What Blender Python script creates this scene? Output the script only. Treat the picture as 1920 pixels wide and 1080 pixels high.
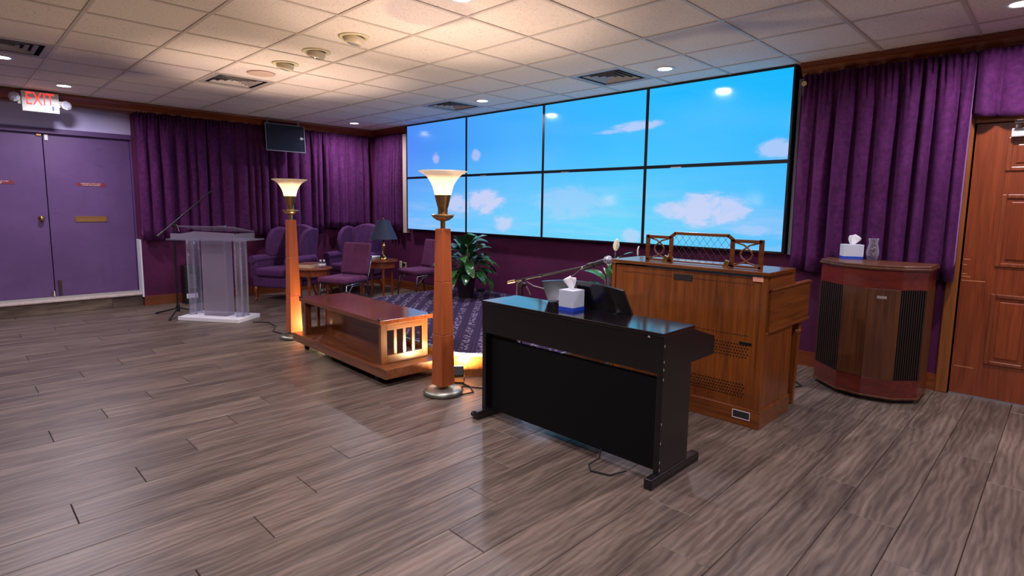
import bpy, bmesh, math, random
from mathutils import Vector, Matrix
R = math.radians
random.seed(7)
sc = bpy.context.scene
for o in list(bpy.data.objects):
    bpy.data.objects.remove(o)

# ------------------------------------------------------------------ camera
H = 1.39
FPX = 1059.18
YAW, PITCH, ROLL = R(-44.696), R(-6.817), R(0.761)
_f = Vector((math.sin(YAW)*math.cos(PITCH), math.cos(YAW)*math.cos(PITCH), math.sin(PITCH)))
_r0 = Vector((math.cos(YAW), -math.sin(YAW), 0))
_u0 = _r0.cross(_f)
_r = math.cos(ROLL)*_r0 + math.sin(ROLL)*_u0
_u = -math.sin(ROLL)*_r0 + math.cos(ROLL)*_u0
cam_d = bpy.data.cameras.new('camera')
cam = bpy.data.objects.new('camera', cam_d)
sc.collection.objects.link(cam)
cam_d.sensor_width = 36.0
cam_d.lens = FPX/1920*36
cam_d.shift_y = -25.8/1920
cam_d.clip_start = 0.05
M = Matrix(((_r.x, _u.x, -_f.x, 0), (_r.y, _u.y, -_f.y, 0), (_r.z, _u.z, -_f.z, H), (0, 0, 0, 1)))
cam.matrix_world = M
sc.camera = cam

# ------------------------------------------------------------------ world, exposure
w = bpy.data.worlds.new('world')
sc.world = w
w.use_nodes = True
w.node_tree.nodes['Background'].inputs[0].default_value = (0.5, 0.5, 0.6, 1)
w.node_tree.nodes['Background'].inputs[1].default_value = 0.0
sc.view_settings.view_transform = 'Standard'
sc.view_settings.look = 'None'
sc.view_settings.gamma = 1.0
sc.view_settings.use_curve_mapping = False
sc.view_settings.exposure = 0.0
DOWN_W = 27.0      # each recessed downlight
TORCH_W = 54.0     # each torchiere bulb
FLOOD_W = 26.0      # each little floor flood
SCREEN_E = 1.0     # display brightness

# ------------------------------------------------------------------ helpers
def lin(c):
    c /= 255.0
    return c/12.92 if c <= 0.04045 else ((c+0.055)/1.055)**2.4
def col(r, g, b): return (lin(r), lin(g), lin(b), 1)

C = sc.collection

class NT:
    def __init__(self, name):
        self.m = bpy.data.materials.new(name); self.m.use_nodes = True
        self.t = self.m.node_tree; self.n = self.t.nodes
        self.b = self.n['Principled BSDF']; self.out = self.n['Material Output']
    def node(self, typ, **kw):
        x = self.n.new(typ)
        for k, v in kw.items(): setattr(x, k, v)
        return x
    def link(self, a, b): self.t.links.new(a, b)
    def val(self, sock, v):
        if hasattr(v, 'is_linked') or isinstance(v, bpy.types.NodeSocket): self.link(v, sock)
        else: sock.default_value = v
    def math(self, op, a, b=None, c=None, clamp=False):
        x = self.node('ShaderNodeMath', operation=op, use_clamp=clamp)
        self.val(x.inputs[0], a)
        if b is not None: self.val(x.inputs[1], b)
        if c is not None: self.val(x.inputs[2], c)
        return x.outputs[0]
    def mix(self, fac, a, b):
        x = self.node('ShaderNodeMix', data_type='RGBA')
        self.val(x.inputs[0], fac); self.val(x.inputs[6], a); self.val(x.inputs[7], b)
        return x.outputs[2]
    def coord(self, which='Object'): return self.node('ShaderNodeTexCoord').outputs[which]
    def mapping(self, vec, scale=(1, 1, 1), rot=(0, 0, 0), loc=(0, 0, 0)):
        x = self.node('ShaderNodeMapping')
        self.link(vec, x.inputs[0]); self.val(x.inputs['Scale'], scale); self.val(x.inputs['Rotation'], rot); self.val(x.inputs['Location'], loc)
        return x.outputs[0]
    def noise(self, vec, scale, detail=4, rough=0.55, dist=0.0, out=0):
        x = self.node('ShaderNodeTexNoise')
        self.link(vec, x.inputs['Vector']); x.inputs['Scale'].default_value = scale
        x.inputs['Detail'].default_value = detail; x.inputs['Roughness'].default_value = rough
        x.inputs['Distortion'].default_value = dist
        return x.outputs[out]
    def ramp(self, fac, stops):
        x = self.node('ShaderNodeValToRGB')
        while len(x.color_ramp.elements) > 1: x.color_ramp.elements.remove(x.color_ramp.elements[-1])
        x.color_ramp.elements[0].position = stops[0][0]; x.color_ramp.elements[0].color = stops[0][1]
        for p, c in stops[1:]:
            e = x.color_ramp.elements.new(p); e.color = c
        self.val(x.inputs[0], fac)
        return x.outputs[0]
    def bump(self, h, strength=0.2, dist=0.01):
        x = self.node('ShaderNodeBump'); x.inputs['Strength'].default_value = strength
        x.inputs['Distance'].default_value = dist
        self.link(h, x.inputs['Height']); self.link(x.outputs[0], self.b.inputs['Normal'])

def plain(name, c, rough=0.5, metal=0.0, spec=0.5, coat=0.0, emit=None, es=0.0, sheen=0.0, var=0.0, vscale=30.0):
    t = NT(name); b = t.b
    if var:
        n = t.noise(t.coord(), vscale, 3)
        k = t.ramp(n, [(0.3, tuple(x*(1-var) for x in c[:3])+(1,)), (0.7, tuple(min(1, x*(1+var)) for x in c[:3])+(1,))])
        t.link(k, b.inputs['Base Color'])
    else: b.inputs['Base Color'].default_value = c
    b.inputs['Roughness'].default_value = rough; b.inputs['Metallic'].default_value = metal
    b.inputs['Specular IOR Level'].default_value = spec; b.inputs['Coat Weight'].default_value = coat
    b.inputs['Coat Roughness'].default_value = 0.1
    b.inputs['Sheen Weight'].default_value = sheen
    if emit: b.inputs['Emission Color'].default_value = emit; b.inputs['Emission Strength'].default_value = es
    return t.m

def wood(name, c1, c2, axis=2, rough=0.35, coat=0.3, scale=1.0, knots=0.0):
    t = NT(name)
    info = t.node('ShaderNodeObjectInfo')
    v = t.node('ShaderNodeVectorMath', operation='ADD'); t.link(t.coord(), v.inputs[0])
    sc_ = t.node('ShaderNodeVectorMath', operation='SCALE'); sc_.inputs[0].default_value = (7.3, 3.1, 5.7)
    t.link(info.outputs['Random'], sc_.inputs['Scale']); t.link(sc_.outputs[0], v.inputs[1])
    s = [14*scale]*3; s[axis] = 0.9*scale
    m = t.mapping(v.outputs[0], scale=tuple(s))
    n1 = t.noise(m, 2.2, 5, 0.6, 0.6)
    m2 = t.mapping(v.outputs[0], scale=tuple([x*9 if i != axis else x*2.5 for i, x in enumerate(s)]))
    n2 = t.noise(m2, 1.0, 2)
    f = t.math('ADD', t.math('MULTIPLY', n1, 0.75), t.math('MULTIPLY', n2, 0.25))
    k = t.ramp(f, [(0.32, c1), (0.68, c2)])
    br = t.node('ShaderNodeHueSaturation'); t.link(k, br.inputs['Color'])
    t.val(br.inputs['Value'], t.math('ADD', 0.88, t.math('MULTIPLY', info.outputs['Random'], 0.24)))
    t.link(br.outputs[0], t.b.inputs['Base Color'])
    t.b.inputs['Roughness'].default_value = rough; t.b.inputs['Coat Weight'].default_value = coat; t.b.inputs['Coat Roughness'].default_value = 0.15
    t.bump(n2, 0.05, 0.002)
    return t.m

class MB:
    """collects shapes into ONE mesh"""
    def __init__(self): self.bm = bmesh.new()
    def box(self, c, s, rot=None, taper=None):
        r = bmesh.ops.create_cube(self.bm, size=1.0)
        for v in r['verts']:
            k = 1.0
            if taper is not None and v.co.z > 0: k = taper
            v.co = Vector((v.co.x*s[0]*k, v.co.y*s[1]*k, v.co.z*s[2]))
            if rot is not None: v.co = rot @ v.co
            v.co += Vector(c)
        return self
    def b2(self, lo, hi):
        return self.box([(a+b)/2 for a, b in zip(lo, hi)], [abs(b-a) for a, b in zip(lo, hi)])
    def cyl(self, p0, p1, r0, r1=None, n=16, caps=True):
        p0 = Vector(p0); p1 = Vector(p1); r1 = r0 if r1 is None else r1
        d = (p1-p0); q = d.to_track_quat('Z', 'Y')
        a = []; b = []
        for i in range(n):
            t = 2*math.pi*i/n; e = Vector((math.cos(t), math.sin(t), 0))
            a.append(self.bm.verts.new(p0+q @ (e*r0))); b.append(self.bm.verts.new(p1+q @ (e*r1)))
        for i in range(n):
            j = (i+1) % n; self.bm.faces.new((a[i], a[j], b[j], b[i]))
        if caps:
            self.bm.faces.new(list(reversed(a))); self.bm.faces.new(b)
        return self
    def lathe(self, prof, n=24, c=(0, 0, 0), closed=False):
        rings = []
        for r, z in prof:
            if r < 1e-5: rings.append([self.bm.verts.new((c[0], c[1], c[2]+z))])
            else: rings.append([self.bm.verts.new((c[0]+r*math.cos(2*math.pi*i/n), c[1]+r*math.sin(2*math.pi*i/n), c[2]+z)) for i in range(n)])
        seq = list(zip(rings, rings[1:])) + ([(rings[-1], rings[0])] if closed else [])
        for a, b in seq:
            for i in range(n):
                j = (i+1) % n
                if len(a) == 1 and len(b) == 1: continue
                if len(a) == 1: self.bm.faces.new((a[0], b[j], b[i]))
                elif len(b) == 1: self.bm.faces.new((a[i], a[j], b[0]))
                else: self.bm.faces.new((a[i], a[j], b[j], b[i]))
        return self
    def tube(self, pts, r, n=8, caps=True):
        pts = [Vector(p) for p in pts]; rs = r if isinstance(r, (list, tuple)) else [r]*len(pts)
        rings = []; up = None
        for i, p in enumerate(pts):
            d = (pts[min(i+1, len(pts)-1)]-pts[max(i-1, 0)]).normalized()
            if up is None:
                up = Vector((0, 0, 1)) if abs(d.z) < 0.9 else Vector((1, 0, 0))
            s = d.cross(up).normalized(); u2 = s.cross(d).normalized(); up = u2
            rings.append([self.bm.verts.new(p+(s*math.cos(2*math.pi*k/n)+u2*math.sin(2*math.pi*k/n))*rs[i]) for k in range(n)])
        for a, b in zip(rings, rings[1:]):
            for i in range(n):
                j = (i+1) % n; self.bm.faces.new((a[i], a[j], b[j], b[i]))
        if caps:
            self.bm.faces.new(list(reversed(rings[0]))); self.bm.faces.new(rings[-1])
        return self
    def prism(self, poly, z0, z1, f=None):
        """poly of (a,b); f maps (a,b,h) to a point; default XY extruded in Z"""
        f = f or (lambda a, b, h: (a, b, h))
        a = [self.bm.verts.new(f(p[0], p[1], z0)) for p in poly]; b = [self.bm.verts.new(f(p[0], p[1], z1)) for p in poly]
        n = len(poly)
        for i in range(n):
            j = (i+1) % n; self.bm.faces.new((a[i], a[j], b[j], b[i]))
        self.bm.faces.new(list(reversed(a))); self.bm.faces.new(b)
        return self
    def quad(self, *p):
        self.bm.faces.new([self.bm.verts.new(x) for x in p]); return self
    def grid(self, pts):
        vs = [[self.bm.verts.new(p) for p in row] for row in pts]
        for a, b in zip(vs, vs[1:]):
            for i in range(len(a)-1): self.bm.faces.new((a[i], a[i+1], b[i+1], b[i]))
        return self
    def mesh(self, name, mat, smooth=False):
        bmesh.ops.recalc_face_normals(self.bm, faces=self.bm.faces[:])
        me = bpy.data.meshes.new(name); self.bm.to_mesh(me); self.bm.free()
        if mat: me.materials.append(mat)
        if smooth:
            for p in me.polygons: p.use_smooth = True
        return me
    def obj(self, name, mat, parent=None, org=None, smooth=False, bevel=0.0, seg=2, sub=0, solid=0.0, label=None, auto=None):
        if org is not None:
            for v in self.bm.verts: v.co -= Vector(org)
        me = self.mesh(name, mat, smooth or auto is not None)
        o = bpy.data.objects.new(name, me); C.objects.link(o)
        if parent is not None: o.parent = parent
        if solid:
            m = o.modifiers.new('solid', 'SOLIDIFY'); m.thickness = solid; m.offset = 0
        if bevel:
            m = o.modifiers.new('bevel', 'BEVEL'); m.width = bevel; m.segments = seg; m.limit_method = 'ANGLE'; m.angle_limit = R(40)
        if sub:
            m = o.modifiers.new('sub', 'SUBSURF'); m.levels = sub; m.render_levels = sub
        if auto is not None:
            me.set_sharp_from_angle(angle=R(auto))
        if label: o['label'] = label
        return o

def tag(o, label, cat, group=None):
    o['label'] = label; o['category'] = cat
    if group: o['group'] = group
    return o
def thing(name, label, cat, loc=(0, 0, 0), rotz=0.0, group=None):
    o = bpy.data.objects.new(name, None); C.objects.link(o)
    o.location = loc; o.rotation_euler = (0, 0, rotz); o.empty_display_size = 0.1
    return tag(o, label, cat, group)
def struct(o):
    o['kind'] = 'structure'; return o
def stuff(o):
    o['kind'] = 'stuff'; return o
def dup(root, loc, rotz, label, group=None):
    r = root.copy(); C.objects.link(r); r.location = loc; r.rotation_euler = (0, 0, rotz); r['label'] = label
    if group: r['group'] = group
    for ch in list(root.children):
        c = ch.copy(); C.objects.link(c); c.parent = r
        for g in ch.children:
            d = g.copy(); C.objects.link(d); d.parent = c
    return r
def light(name, kind, loc, watts, color, parent=None, **kw):
    l = bpy.data.lights.new(name, kind); l.energy = watts; l.color = color
    for k, v in kw.items(): setattr(l, k, v)
    o = bpy.data.objects.new(name, l); C.objects.link(o); o.location = loc
    if parent: o.parent = parent
    return o
def text_mesh(body, size, extrude=0.0006, align='CENTER'):
    c = bpy.data.curves.new('txt', 'FONT'); c.body = body; c.size = size; c.extrude = extrude; c.align_x = align; c.align_y = 'CENTER'
    o = bpy.data.objects.new('txt', c); C.objects.link(o)
    dg = bpy.context.evaluated_depsgraph_get()
    me = bpy.data.meshes.new_from_object(o.evaluated_get(dg))
    bpy.data.objects.remove(o); bpy.data.curves.remove(c)
    return me
def text_obj(name, body, size, mat, parent, loc, rot, extrude=0.0006, sx=1.0):
    me = text_mesh(body, size, extrude); me.materials.clear(); me.materials.append(mat)
    o = bpy.data.objects.new(name, me); C.objects.link(o); o.parent = parent
    o.location = loc; o.rotation_euler = rot; o.scale = (sx, 1, 1)
    return o

# ------------------------------------------------------------------ materials
def mat_floor():
    t = NT('plank_wood'); info = t.node('ShaderNodeObjectInfo')
    off = t.node('ShaderNodeVectorMath', operation='SCALE'); off.inputs[0].default_value = (9.1, 37.0, 3.0); t.link(info.outputs['Random'], off.inputs['Scale'])
    v = t.node('ShaderNodeVectorMath', operation='ADD'); t.link(t.coord(), v.inputs[0]); t.link(off.outputs[0], v.inputs[1])
    m = t.mapping(v.outputs[0], scale=(9, 1.0, 9))
    n1 = t.noise(m, 1.5, 5, 0.6, 0.7)
    wv = t.node('ShaderNodeTexWave', wave_type='BANDS', bands_direction='X'); t.link(t.mapping(v.outputs[0], scale=(1.0, 0.22, 1.0)), wv.inputs['Vector'])
    wv.inputs['Scale'].default_value = 9.0; wv.inputs['Distortion'].default_value = 9.0; wv.inputs['Detail'].default_value = 2.5; wv.inputs['Detail Scale'].default_value = 1.4; wv.inputs['Detail Roughness'].default_value = 0.55
    m3 = t.mapping(v.outputs[0], scale=(75, 3.5, 75)); n3 = t.noise(m3, 1.0, 3, 0.6)
    f = t.math('ADD', t.math('ADD', t.math('MULTIPLY', n1, 0.62), t.math('MULTIPLY', wv.outputs[1], 0.10)), t.math('MULTIPLY', n3, 0.25))
    k = t.ramp(f, [(0.28, col(56, 46, 40)), (0.45, col(90, 76, 66)), (0.60, col(116, 100, 87)), (0.78, col(140, 124, 109))])
    hs = t.node('ShaderNodeHueSaturation'); t.link(k, hs.inputs['Color'])
    t.val(hs.inputs['Value'], t.math('ADD', 0.86, t.math('MULTIPLY', info.outputs['Random'], 0.28)))
    t.link(hs.outputs[0], t.b.inputs['Base Color'])
    t.val(t.b.inputs['Roughness'], t.math('ADD', 0.29, t.math('MULTIPLY', n3, 0.2)))
    t.b.inputs['Specular IOR Level'].default_value = 0.42
    t.bump(n3, 0.05, 0.002)
    return t.m
FLOOR = mat_floor()

def mat_tile():
    t = NT('acoustic_tile'); info = t.node('ShaderNodeObjectInfo')
    v = t.node('ShaderNodeVectorMath', operation='ADD'); t.link(t.coord(), v.inputs[0])
    s = t.node('ShaderNodeVectorMath', operation='SCALE'); s.inputs[0].default_value = (13, 7, 5); t.link(info.outputs['Random'], s.inputs['Scale']); t.link(s.outputs[0], v.inputs[1])
    n = t.noise(v.outputs[0], 95, 2, 0.5)
    n2 = t.noise(v.outputs[0], 260, 1, 0.5)
    f = t.math('MINIMUM', t.math('MULTIPLY', n, 1.0), t.math('ADD', n2, 0.05))
    k = t.ramp(f, [(0.27, col(150, 136, 124)), (0.36, col(232, 219, 214)), (0.6, col(240, 229, 225))])
    t.link(k, t.b.inputs['Base Color']); t.b.inputs['Roughness'].default_value = 0.9; t.b.inputs['Specular IOR Level'].default_value = 0.2
    t.bump(n, 0.12, 0.003)
    return t.m
TILE = mat_tile()
TEE = plain('tee_paint', col(204, 192, 184), 0.5)
CORN = wood('cornice_wood', col(92, 40, 14), col(140, 70, 28), axis=1, rough=0.4)
CORNX = wood('cornice_wood_x', col(92, 40, 14), col(140, 70, 28), axis=0, rough=0.4)
def mat_wall(name, c1, c2):
    t = NT(name); n = t.noise(t.coord(), 1.6, 5, 0.6); n2 = t.noise(t.coord(), 140, 2)
    k = t.ramp(n, [(0.3, c1), (0.7, c2)]); t.link(k, t.b.inputs['Base Color']); t.b.inputs['Roughness'].default_value = 0.75
    t.b.inputs['Specular IOR Level'].default_value = 0.3; t.bump(n2, 0.08, 0.002); return t.m
WALLP = mat_wall('wall_plum', col(70, 18, 56), col(94, 28, 72))
WALLB = mat_wall('wall_beige', col(150, 138, 140), col(165, 152, 152))
LAV = mat_wall('lavender_paint', col(186, 178, 218), col(198, 190, 228))
def mat_door():
    t = NT('door_purple'); n = t.noise(t.mapping(t.coord(), scale=(1, 1, 1)), 2.2, 6, 0.65)
    sm = t.noise(t.mapping(t.coord(), scale=(1, 3, 6)), 1.5, 4, 0.7)
    k = t.ramp(n, [(0.3, col(88, 60, 108)), (0.7, col(102, 72, 122))])
    k2 = t.mix(t.ramp(sm, [(0.60, (0, 0, 0, 1)), (0.78, (0.5, 0.5, 0.5, 1))]), k, col(62, 38, 70))
    t.link(k2, t.b.inputs['Base Color']); t.b.inputs['Roughness'].default_value = 0.5; return t.m
DOORP = mat_door()
FRAMEP = plain('frame_purple', col(88, 60, 108), 0.5)
def mat_velvet(name, c1, c2):
    t = NT(name); n = t.noise(t.coord(), 26, 6, 0.7); n1 = t.noise(t.mapping(t.coord(), scale=(3, 3, 1)), 4, 4, 0.6)
    f = t.math('ADD', t.math('MULTIPLY', n, 0.6), t.math('MULTIPLY', n1, 0.4))
    t.link(t.ramp(f, [(0.35, c1), (0.66, c2)]), t.b.inputs['Base Color']); t.b.inputs['Roughness'].default_value = 0.85
    t.b.inputs['Specular IOR Level'].default_value = 0.15; t.b.inputs['Sheen Weight'].default_value = 0.25; t.b.inputs['Sheen Roughness'].default_value = 0.35
    t.b.inputs['Sheen Tint'].default_value = col(190, 130, 200); t.bump(n, 0.2, 0.003); return t.m
VELVET = mat_velvet('curtain_velvet', col(58, 21, 60), col(94, 39, 92))
UPH = mat_velvet('wing_chair_cloth', col(70, 38, 78), col(92, 54, 98))
UPH2 = mat_velvet('stack_chair_cloth', col(88, 46, 78), col(112, 62, 96))
REDWOOD = wood('cherry_wood', col(96, 40, 16), col(150, 74, 34), axis=2, rough=0.35)
LAMPWOOD = wood('lamp_post_wood', col(164, 76, 32), col(192, 100, 48), axis=2, rough=0.4, coat=0.2)
WALNUTX = wood('walnut_x', col(84, 44, 20), col(136, 80, 42), axis=0, rough=0.3, coat=0.4)
WALNUTY = wood('walnut_y', col(84, 44, 20), col(136, 80, 42), axis=1, rough=0.3, coat=0.4)
WALNUTZ = wood('walnut_z', col(84, 44, 20), col(136, 80, 42), axis=2, rough=0.3, coat=0.4)
ORG = wood('organ_veneer', col(82, 38, 9), col(128, 68, 20), axis=2, rough=0.35, coat=0.3)
ORGX = wood('organ_veneer_x', col(82, 38, 9), col(126, 68, 22), axis=0, rough=0.3, coat=0.4)
ORGY = wood('organ_veneer_y', col(82, 38, 9), col(126, 68, 22), axis=1, rough=0.35, coat=0.3)
MAHOG = wood('mahogany', col(78, 22, 16), col(120, 40, 26), axis=0, rough=0.28, coat=0.5)
CABW = wood('cabinet_walnut', col(62, 32, 16), col(104, 58, 26), axis=2, rough=0.4, coat=0.2)
DOORW = wood('door_cherry', col(112, 46, 18), col(156, 74, 34), axis=2, rough=0.3, coat=0.4)
TRIMW = wood('trim_wood', col(120, 66, 22), col(160, 92, 38), axis=2, rough=0.4)
BLACKW = wood('ebony_piano', col(12, 9, 11), col(20, 14, 16), axis=0, rough=0.35, coat=0.25)
BLACKM = plain('matte_black_board', col(12, 11, 14), 0.6, spec=0.2)
BLACK = plain('black_plastic', col(14, 14, 16), 0.4)
BLKMET = plain('black_metal', col(24, 23, 25), 0.4, metal=0.2)
GUN = plain('gunmetal', col(120, 120, 128), 0.25, metal=1.0)
CHROME = plain('chrome', col(220, 220, 225), 0.12, metal=1.0)
STEEL = plain('brushed_steel', col(150, 150, 138), 0.38, metal=0.9, var=0.1)
BRASS = plain('brass', col(205, 165, 96), 0.24, metal=1.0)
BRASSD = plain('satin_brass', col(204, 168, 118), 0.26, metal=1.0)
WHITE = plain('white_paint', col(228, 226, 230), 0.45)
OFFW = plain('ivory_plastic', col(222, 212, 180), 0.4)
PAPER = plain('paper', col(232, 230, 230), 0.8, var=0.03)
CARDB = plain('tissue_box_card', col(196, 202, 212), 0.6, var=0.08, vscale=160)
BLUEC = plain('tissue_box_blue', col(28, 70, 190), 0.5)
NAVY = plain('navy_shade', col(44, 50, 74), 0.7)
SCREENB = plain('bezel_black', col(10, 12, 20), 0.3)
MONF = plain('monitor_glass', col(22, 22, 38), 0.25)
GREYP = plain('grey_plastic', col(130, 132, 142), 0.4)
EXITW = plain('exit_housing', col(206, 206, 200), 0.45)
REDE = plain('exit_red', col(255, 60, 50), 0.5, emit=col(255, 52, 44), es=1.6)
MAROON = plain('sign_maroon', col(124, 44, 56), 0.5)
SIGNT = plain('sign_lettering', col(226, 208, 208), 0.5)
LENS = plain('lamp_lens', col(190, 196, 214), 0.12, spec=0.8, metal=0.4)
RUBBER = plain('rubber', col(22, 22, 22), 0.8)
CREAM = plain('cream_trim', col(196, 178, 162), 0.6)
METEDGE = plain('aluminium_edge', col(170, 168, 172), 0.35, metal=0.8)
LEAF = None
def mat_leaf():
    t = NT('leaf_green'); info = t.node('ShaderNodeObjectInfo'); n = t.noise(t.coord(), 22, 3)
    k = t.ramp(n, [(0.3, col(28, 62, 30)), (0.7, col(62, 112, 54))])
    hs = t.node('ShaderNodeHueSaturation'); t.link(k, hs.inputs['Color']); t.val(hs.inputs['Value'], t.math('ADD', 0.6, t.math('MULTIPLY', info.outputs['Random'], 0.8)))
    t.link(hs.outputs[0], t.b.inputs['Base Color']); t.b.inputs['Roughness'].default_value = 0.2; t.b.inputs['Specular IOR Level'].default_value = 0.8
    return t.m
LEAF = mat_leaf()
SPATHE = plain('spathe_white', col(226, 226, 206), 0.5)
def mat_glass(name, tint=(1, 1, 1, 1), rough=0.02, frost=0.0):
    t = NT(name); t.b.inputs['Base Color'].default_value = tint; t.b.inputs['Transmission Weight'].default_value = 1.0
    t.b.inputs['Roughness'].default_value = rough; t.b.inputs['IOR'].default_value = 1.35; return t.m
def mat_clear(name, tint, edge):
    t = NT(name); tp = t.node('ShaderNodeBsdfTransparent'); tp.inputs[0].default_value = tint
    t.b.inputs['Base Color'].default_value = col(200, 200, 214); t.b.inputs['Roughness'].default_value = 0.08; t.b.inputs['Specular IOR Level'].default_value = 0.8
    lw = t.node('ShaderNodeLayerWeight'); lw.inputs[0].default_value = edge
    m = t.node('ShaderNodeMixShader'); t.link(t.math('ADD', t.math('MULTIPLY', lw.outputs['Facing'], 0.42), 0.04, clamp=True), m.inputs[0]); t.link(tp.outputs[0], m.inputs[1]); t.link(t.b.outputs[0], m.inputs[2])
    t.link(m.outputs[0], t.out.inputs[0]); return t.m
ACRYL = mat_clear('clear_acrylic', (0.93, 0.92, 0.97, 1), 0.35)
def mat_frost():
    t = NT('frosted_acrylic'); tr = t.node('ShaderNodeBsdfTranslucent'); tr.inputs[0].default_value = col(200, 192, 206)
    tp = t.node('ShaderNodeBsdfTransparent'); tp.inputs[0].default_value = (0.85, 0.84, 0.88, 1)
    df = t.b; df.inputs['Base Color'].default_value = col(170, 158, 174); df.inputs['Roughness'].default_value = 0.35
    m1 = t.node('ShaderNodeMixShader'); m1.inputs[0].default_value = 0.4; t.link(df.outputs[0], m1.inputs[1]); t.link(tr.outputs[0], m1.inputs[2])
    m2 = t.node('ShaderNodeMixShader'); m2.inputs[0].default_value = 0.48; t.link(m1.outputs[0], m2.inputs[1]); t.link(tp.outputs[0], m2.inputs[2])
    t.link(m2.outputs[0], t.out.inputs[0]); return t.m
FROST = mat_frost()
def mat_opal():
    t = NT('opal_glass'); tr = t.node('ShaderNodeBsdfTranslucent'); tr.inputs[0].default_value = (0.8, 0.72, 0.6, 1)
    t.b.inputs['Base Color'].default_value = (0.9, 0.84, 0.74, 1); t.b.inputs['Roughness'].default_value = 0.25
    m = t.node('ShaderNodeMixShader'); m.inputs[0].default_value = 0.5; t.link(t.b.outputs[0], m.inputs[1]); t.link(tr.outputs[0], m.inputs[2])
    t.link(m.outputs[0], t.out.inputs[0]); return t.m
OPAL = mat_opal()
def emis(name, c, s):
    t = NT(name); t.b.inputs['Base Color'].default_value = (0.8, 0.8, 0.8, 1); t.b.inputs['Emission Color'].default_value = c; t.b.inputs['Emission Strength'].default_value = s; return t.m
LEDW = emis('led_diffuser', (0.92, 0.93, 1, 1), 14.0)
BULBW = emis('warm_bulb', (1, 0.72, 0.42, 1), 12.0)
FLOODE = emis('flood_lens_glow', (1, 0.78, 0.45, 1), 25.0)

def mat_screen():
    t = NT('sky_picture'); pos = t.node('ShaderNodeNewGeometry').outputs['Position']
    sx = t.node('ShaderNodeSeparateXYZ'); t.link(pos, sx.inputs[0]); X = sx.outputs[0]; Z = sx.outputs[2]
    u = t.math('DIVIDE', t.math('ADD', X, 7.66), 5.83, clamp=True); v = t.math('DIVIDE', t.math('SUBTRACT', Z, 1.0), 1.64, clamp=True)
    top = t.ramp(u, [(0.0, col(78, 140, 246)), (0.35, col(66, 170, 252)), (0.7, col(40, 184, 255)), (1.0, col(8, 182, 252))])
    bot = t.ramp(u, [(0.0, col(106, 182, 252)), (0.4, col(112, 205, 252)), (0.7, col(104, 214, 250)), (1.0, col(88, 190, 252))])
    sky = t.mix(t.ramp(v, [(0.15, (0, 0, 0, 1)), (0.75, (1, 1, 1, 1))]), bot, top)
    nz = t.noise(t.mapping(pos, scale=(1.0, 1, 2.0)), 3.4, 8, 0.66, 0.6)
    nd = t.math('MULTIPLY', t.math('SUBTRACT', nz, 0.5), 3.0)
    band = t.noise(t.mapping(pos, scale=(0.5, 1, 5)), 1.6, 4, 0.6)
    acc = t.math('MULTIPLY', t.math('MULTIPLY', t.ramp(band, [(0.45, (0, 0, 0, 1)), (0.75, (1, 1, 1, 1))]), t.ramp(v, [(0.05, (1, 1, 1, 1)), (0.5, (0, 0, 0, 1))])), 0.4)
    clouds = [(-2.62, 1.37, .42, .19, 1), (-2.95, 1.38, .26, .10, .8), (-2.35, 1.40, .22, .14, .9), (-5.83, 1.46, .44, .18, 1), (-6.45, 1.41, .42, .15, .9), (-5.46, 1.18, .22, .13, .85),
              (-3.43, 2.26, .34, .06, .75), (-3.75, 2.23, .25, .03, .5), (-1.95, 1.93, .2, .1, .7), (-6.91, 2.09, .1, .09, .65), (-6.0, 2.09, .11, .09, .6), (-3.44, 1.09, .13, .09, .6), (-2.1, 1.2, .3, .06, .5), (-4.3, 1.45, .7, .22, .35)]
    for cx, cz, rx, rz, a in clouds:
        dx = t.math('DIVIDE', t.math('SUBTRACT', X, cx), rx); dz = t.math('DIVIDE', t.math('SUBTRACT', Z, cz), rz)
        d = t.math('ADD', t.math('ADD', t.math('MULTIPLY', dx, dx), t.math('MULTIPLY', dz, dz)), nd)
        mk = t.math('MULTIPLY', t.math('MULTIPLY', t.math('SUBTRACT', 1.3, d, clamp=True), t.math('SUBTRACT', 1.3, d, clamp=True)), a*.8)
        acc = t.math('MAXIMUM', acc, mk)
    cl = t.mix(t.math('MULTIPLY', acc, 0.85, clamp=True), sky, col(226, 214, 244))
    t.b.inputs['Base Color'].default_value = (0.01, 0.01, 0.012, 1); t.b.inputs['Roughness'].default_value = 0.12
    t.link(cl, t.b.inputs['Emission Color']); t.b.inputs['Emission Strength'].default_value = SCREEN_E
    return t.m
SCREEN = mat_screen()

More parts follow.
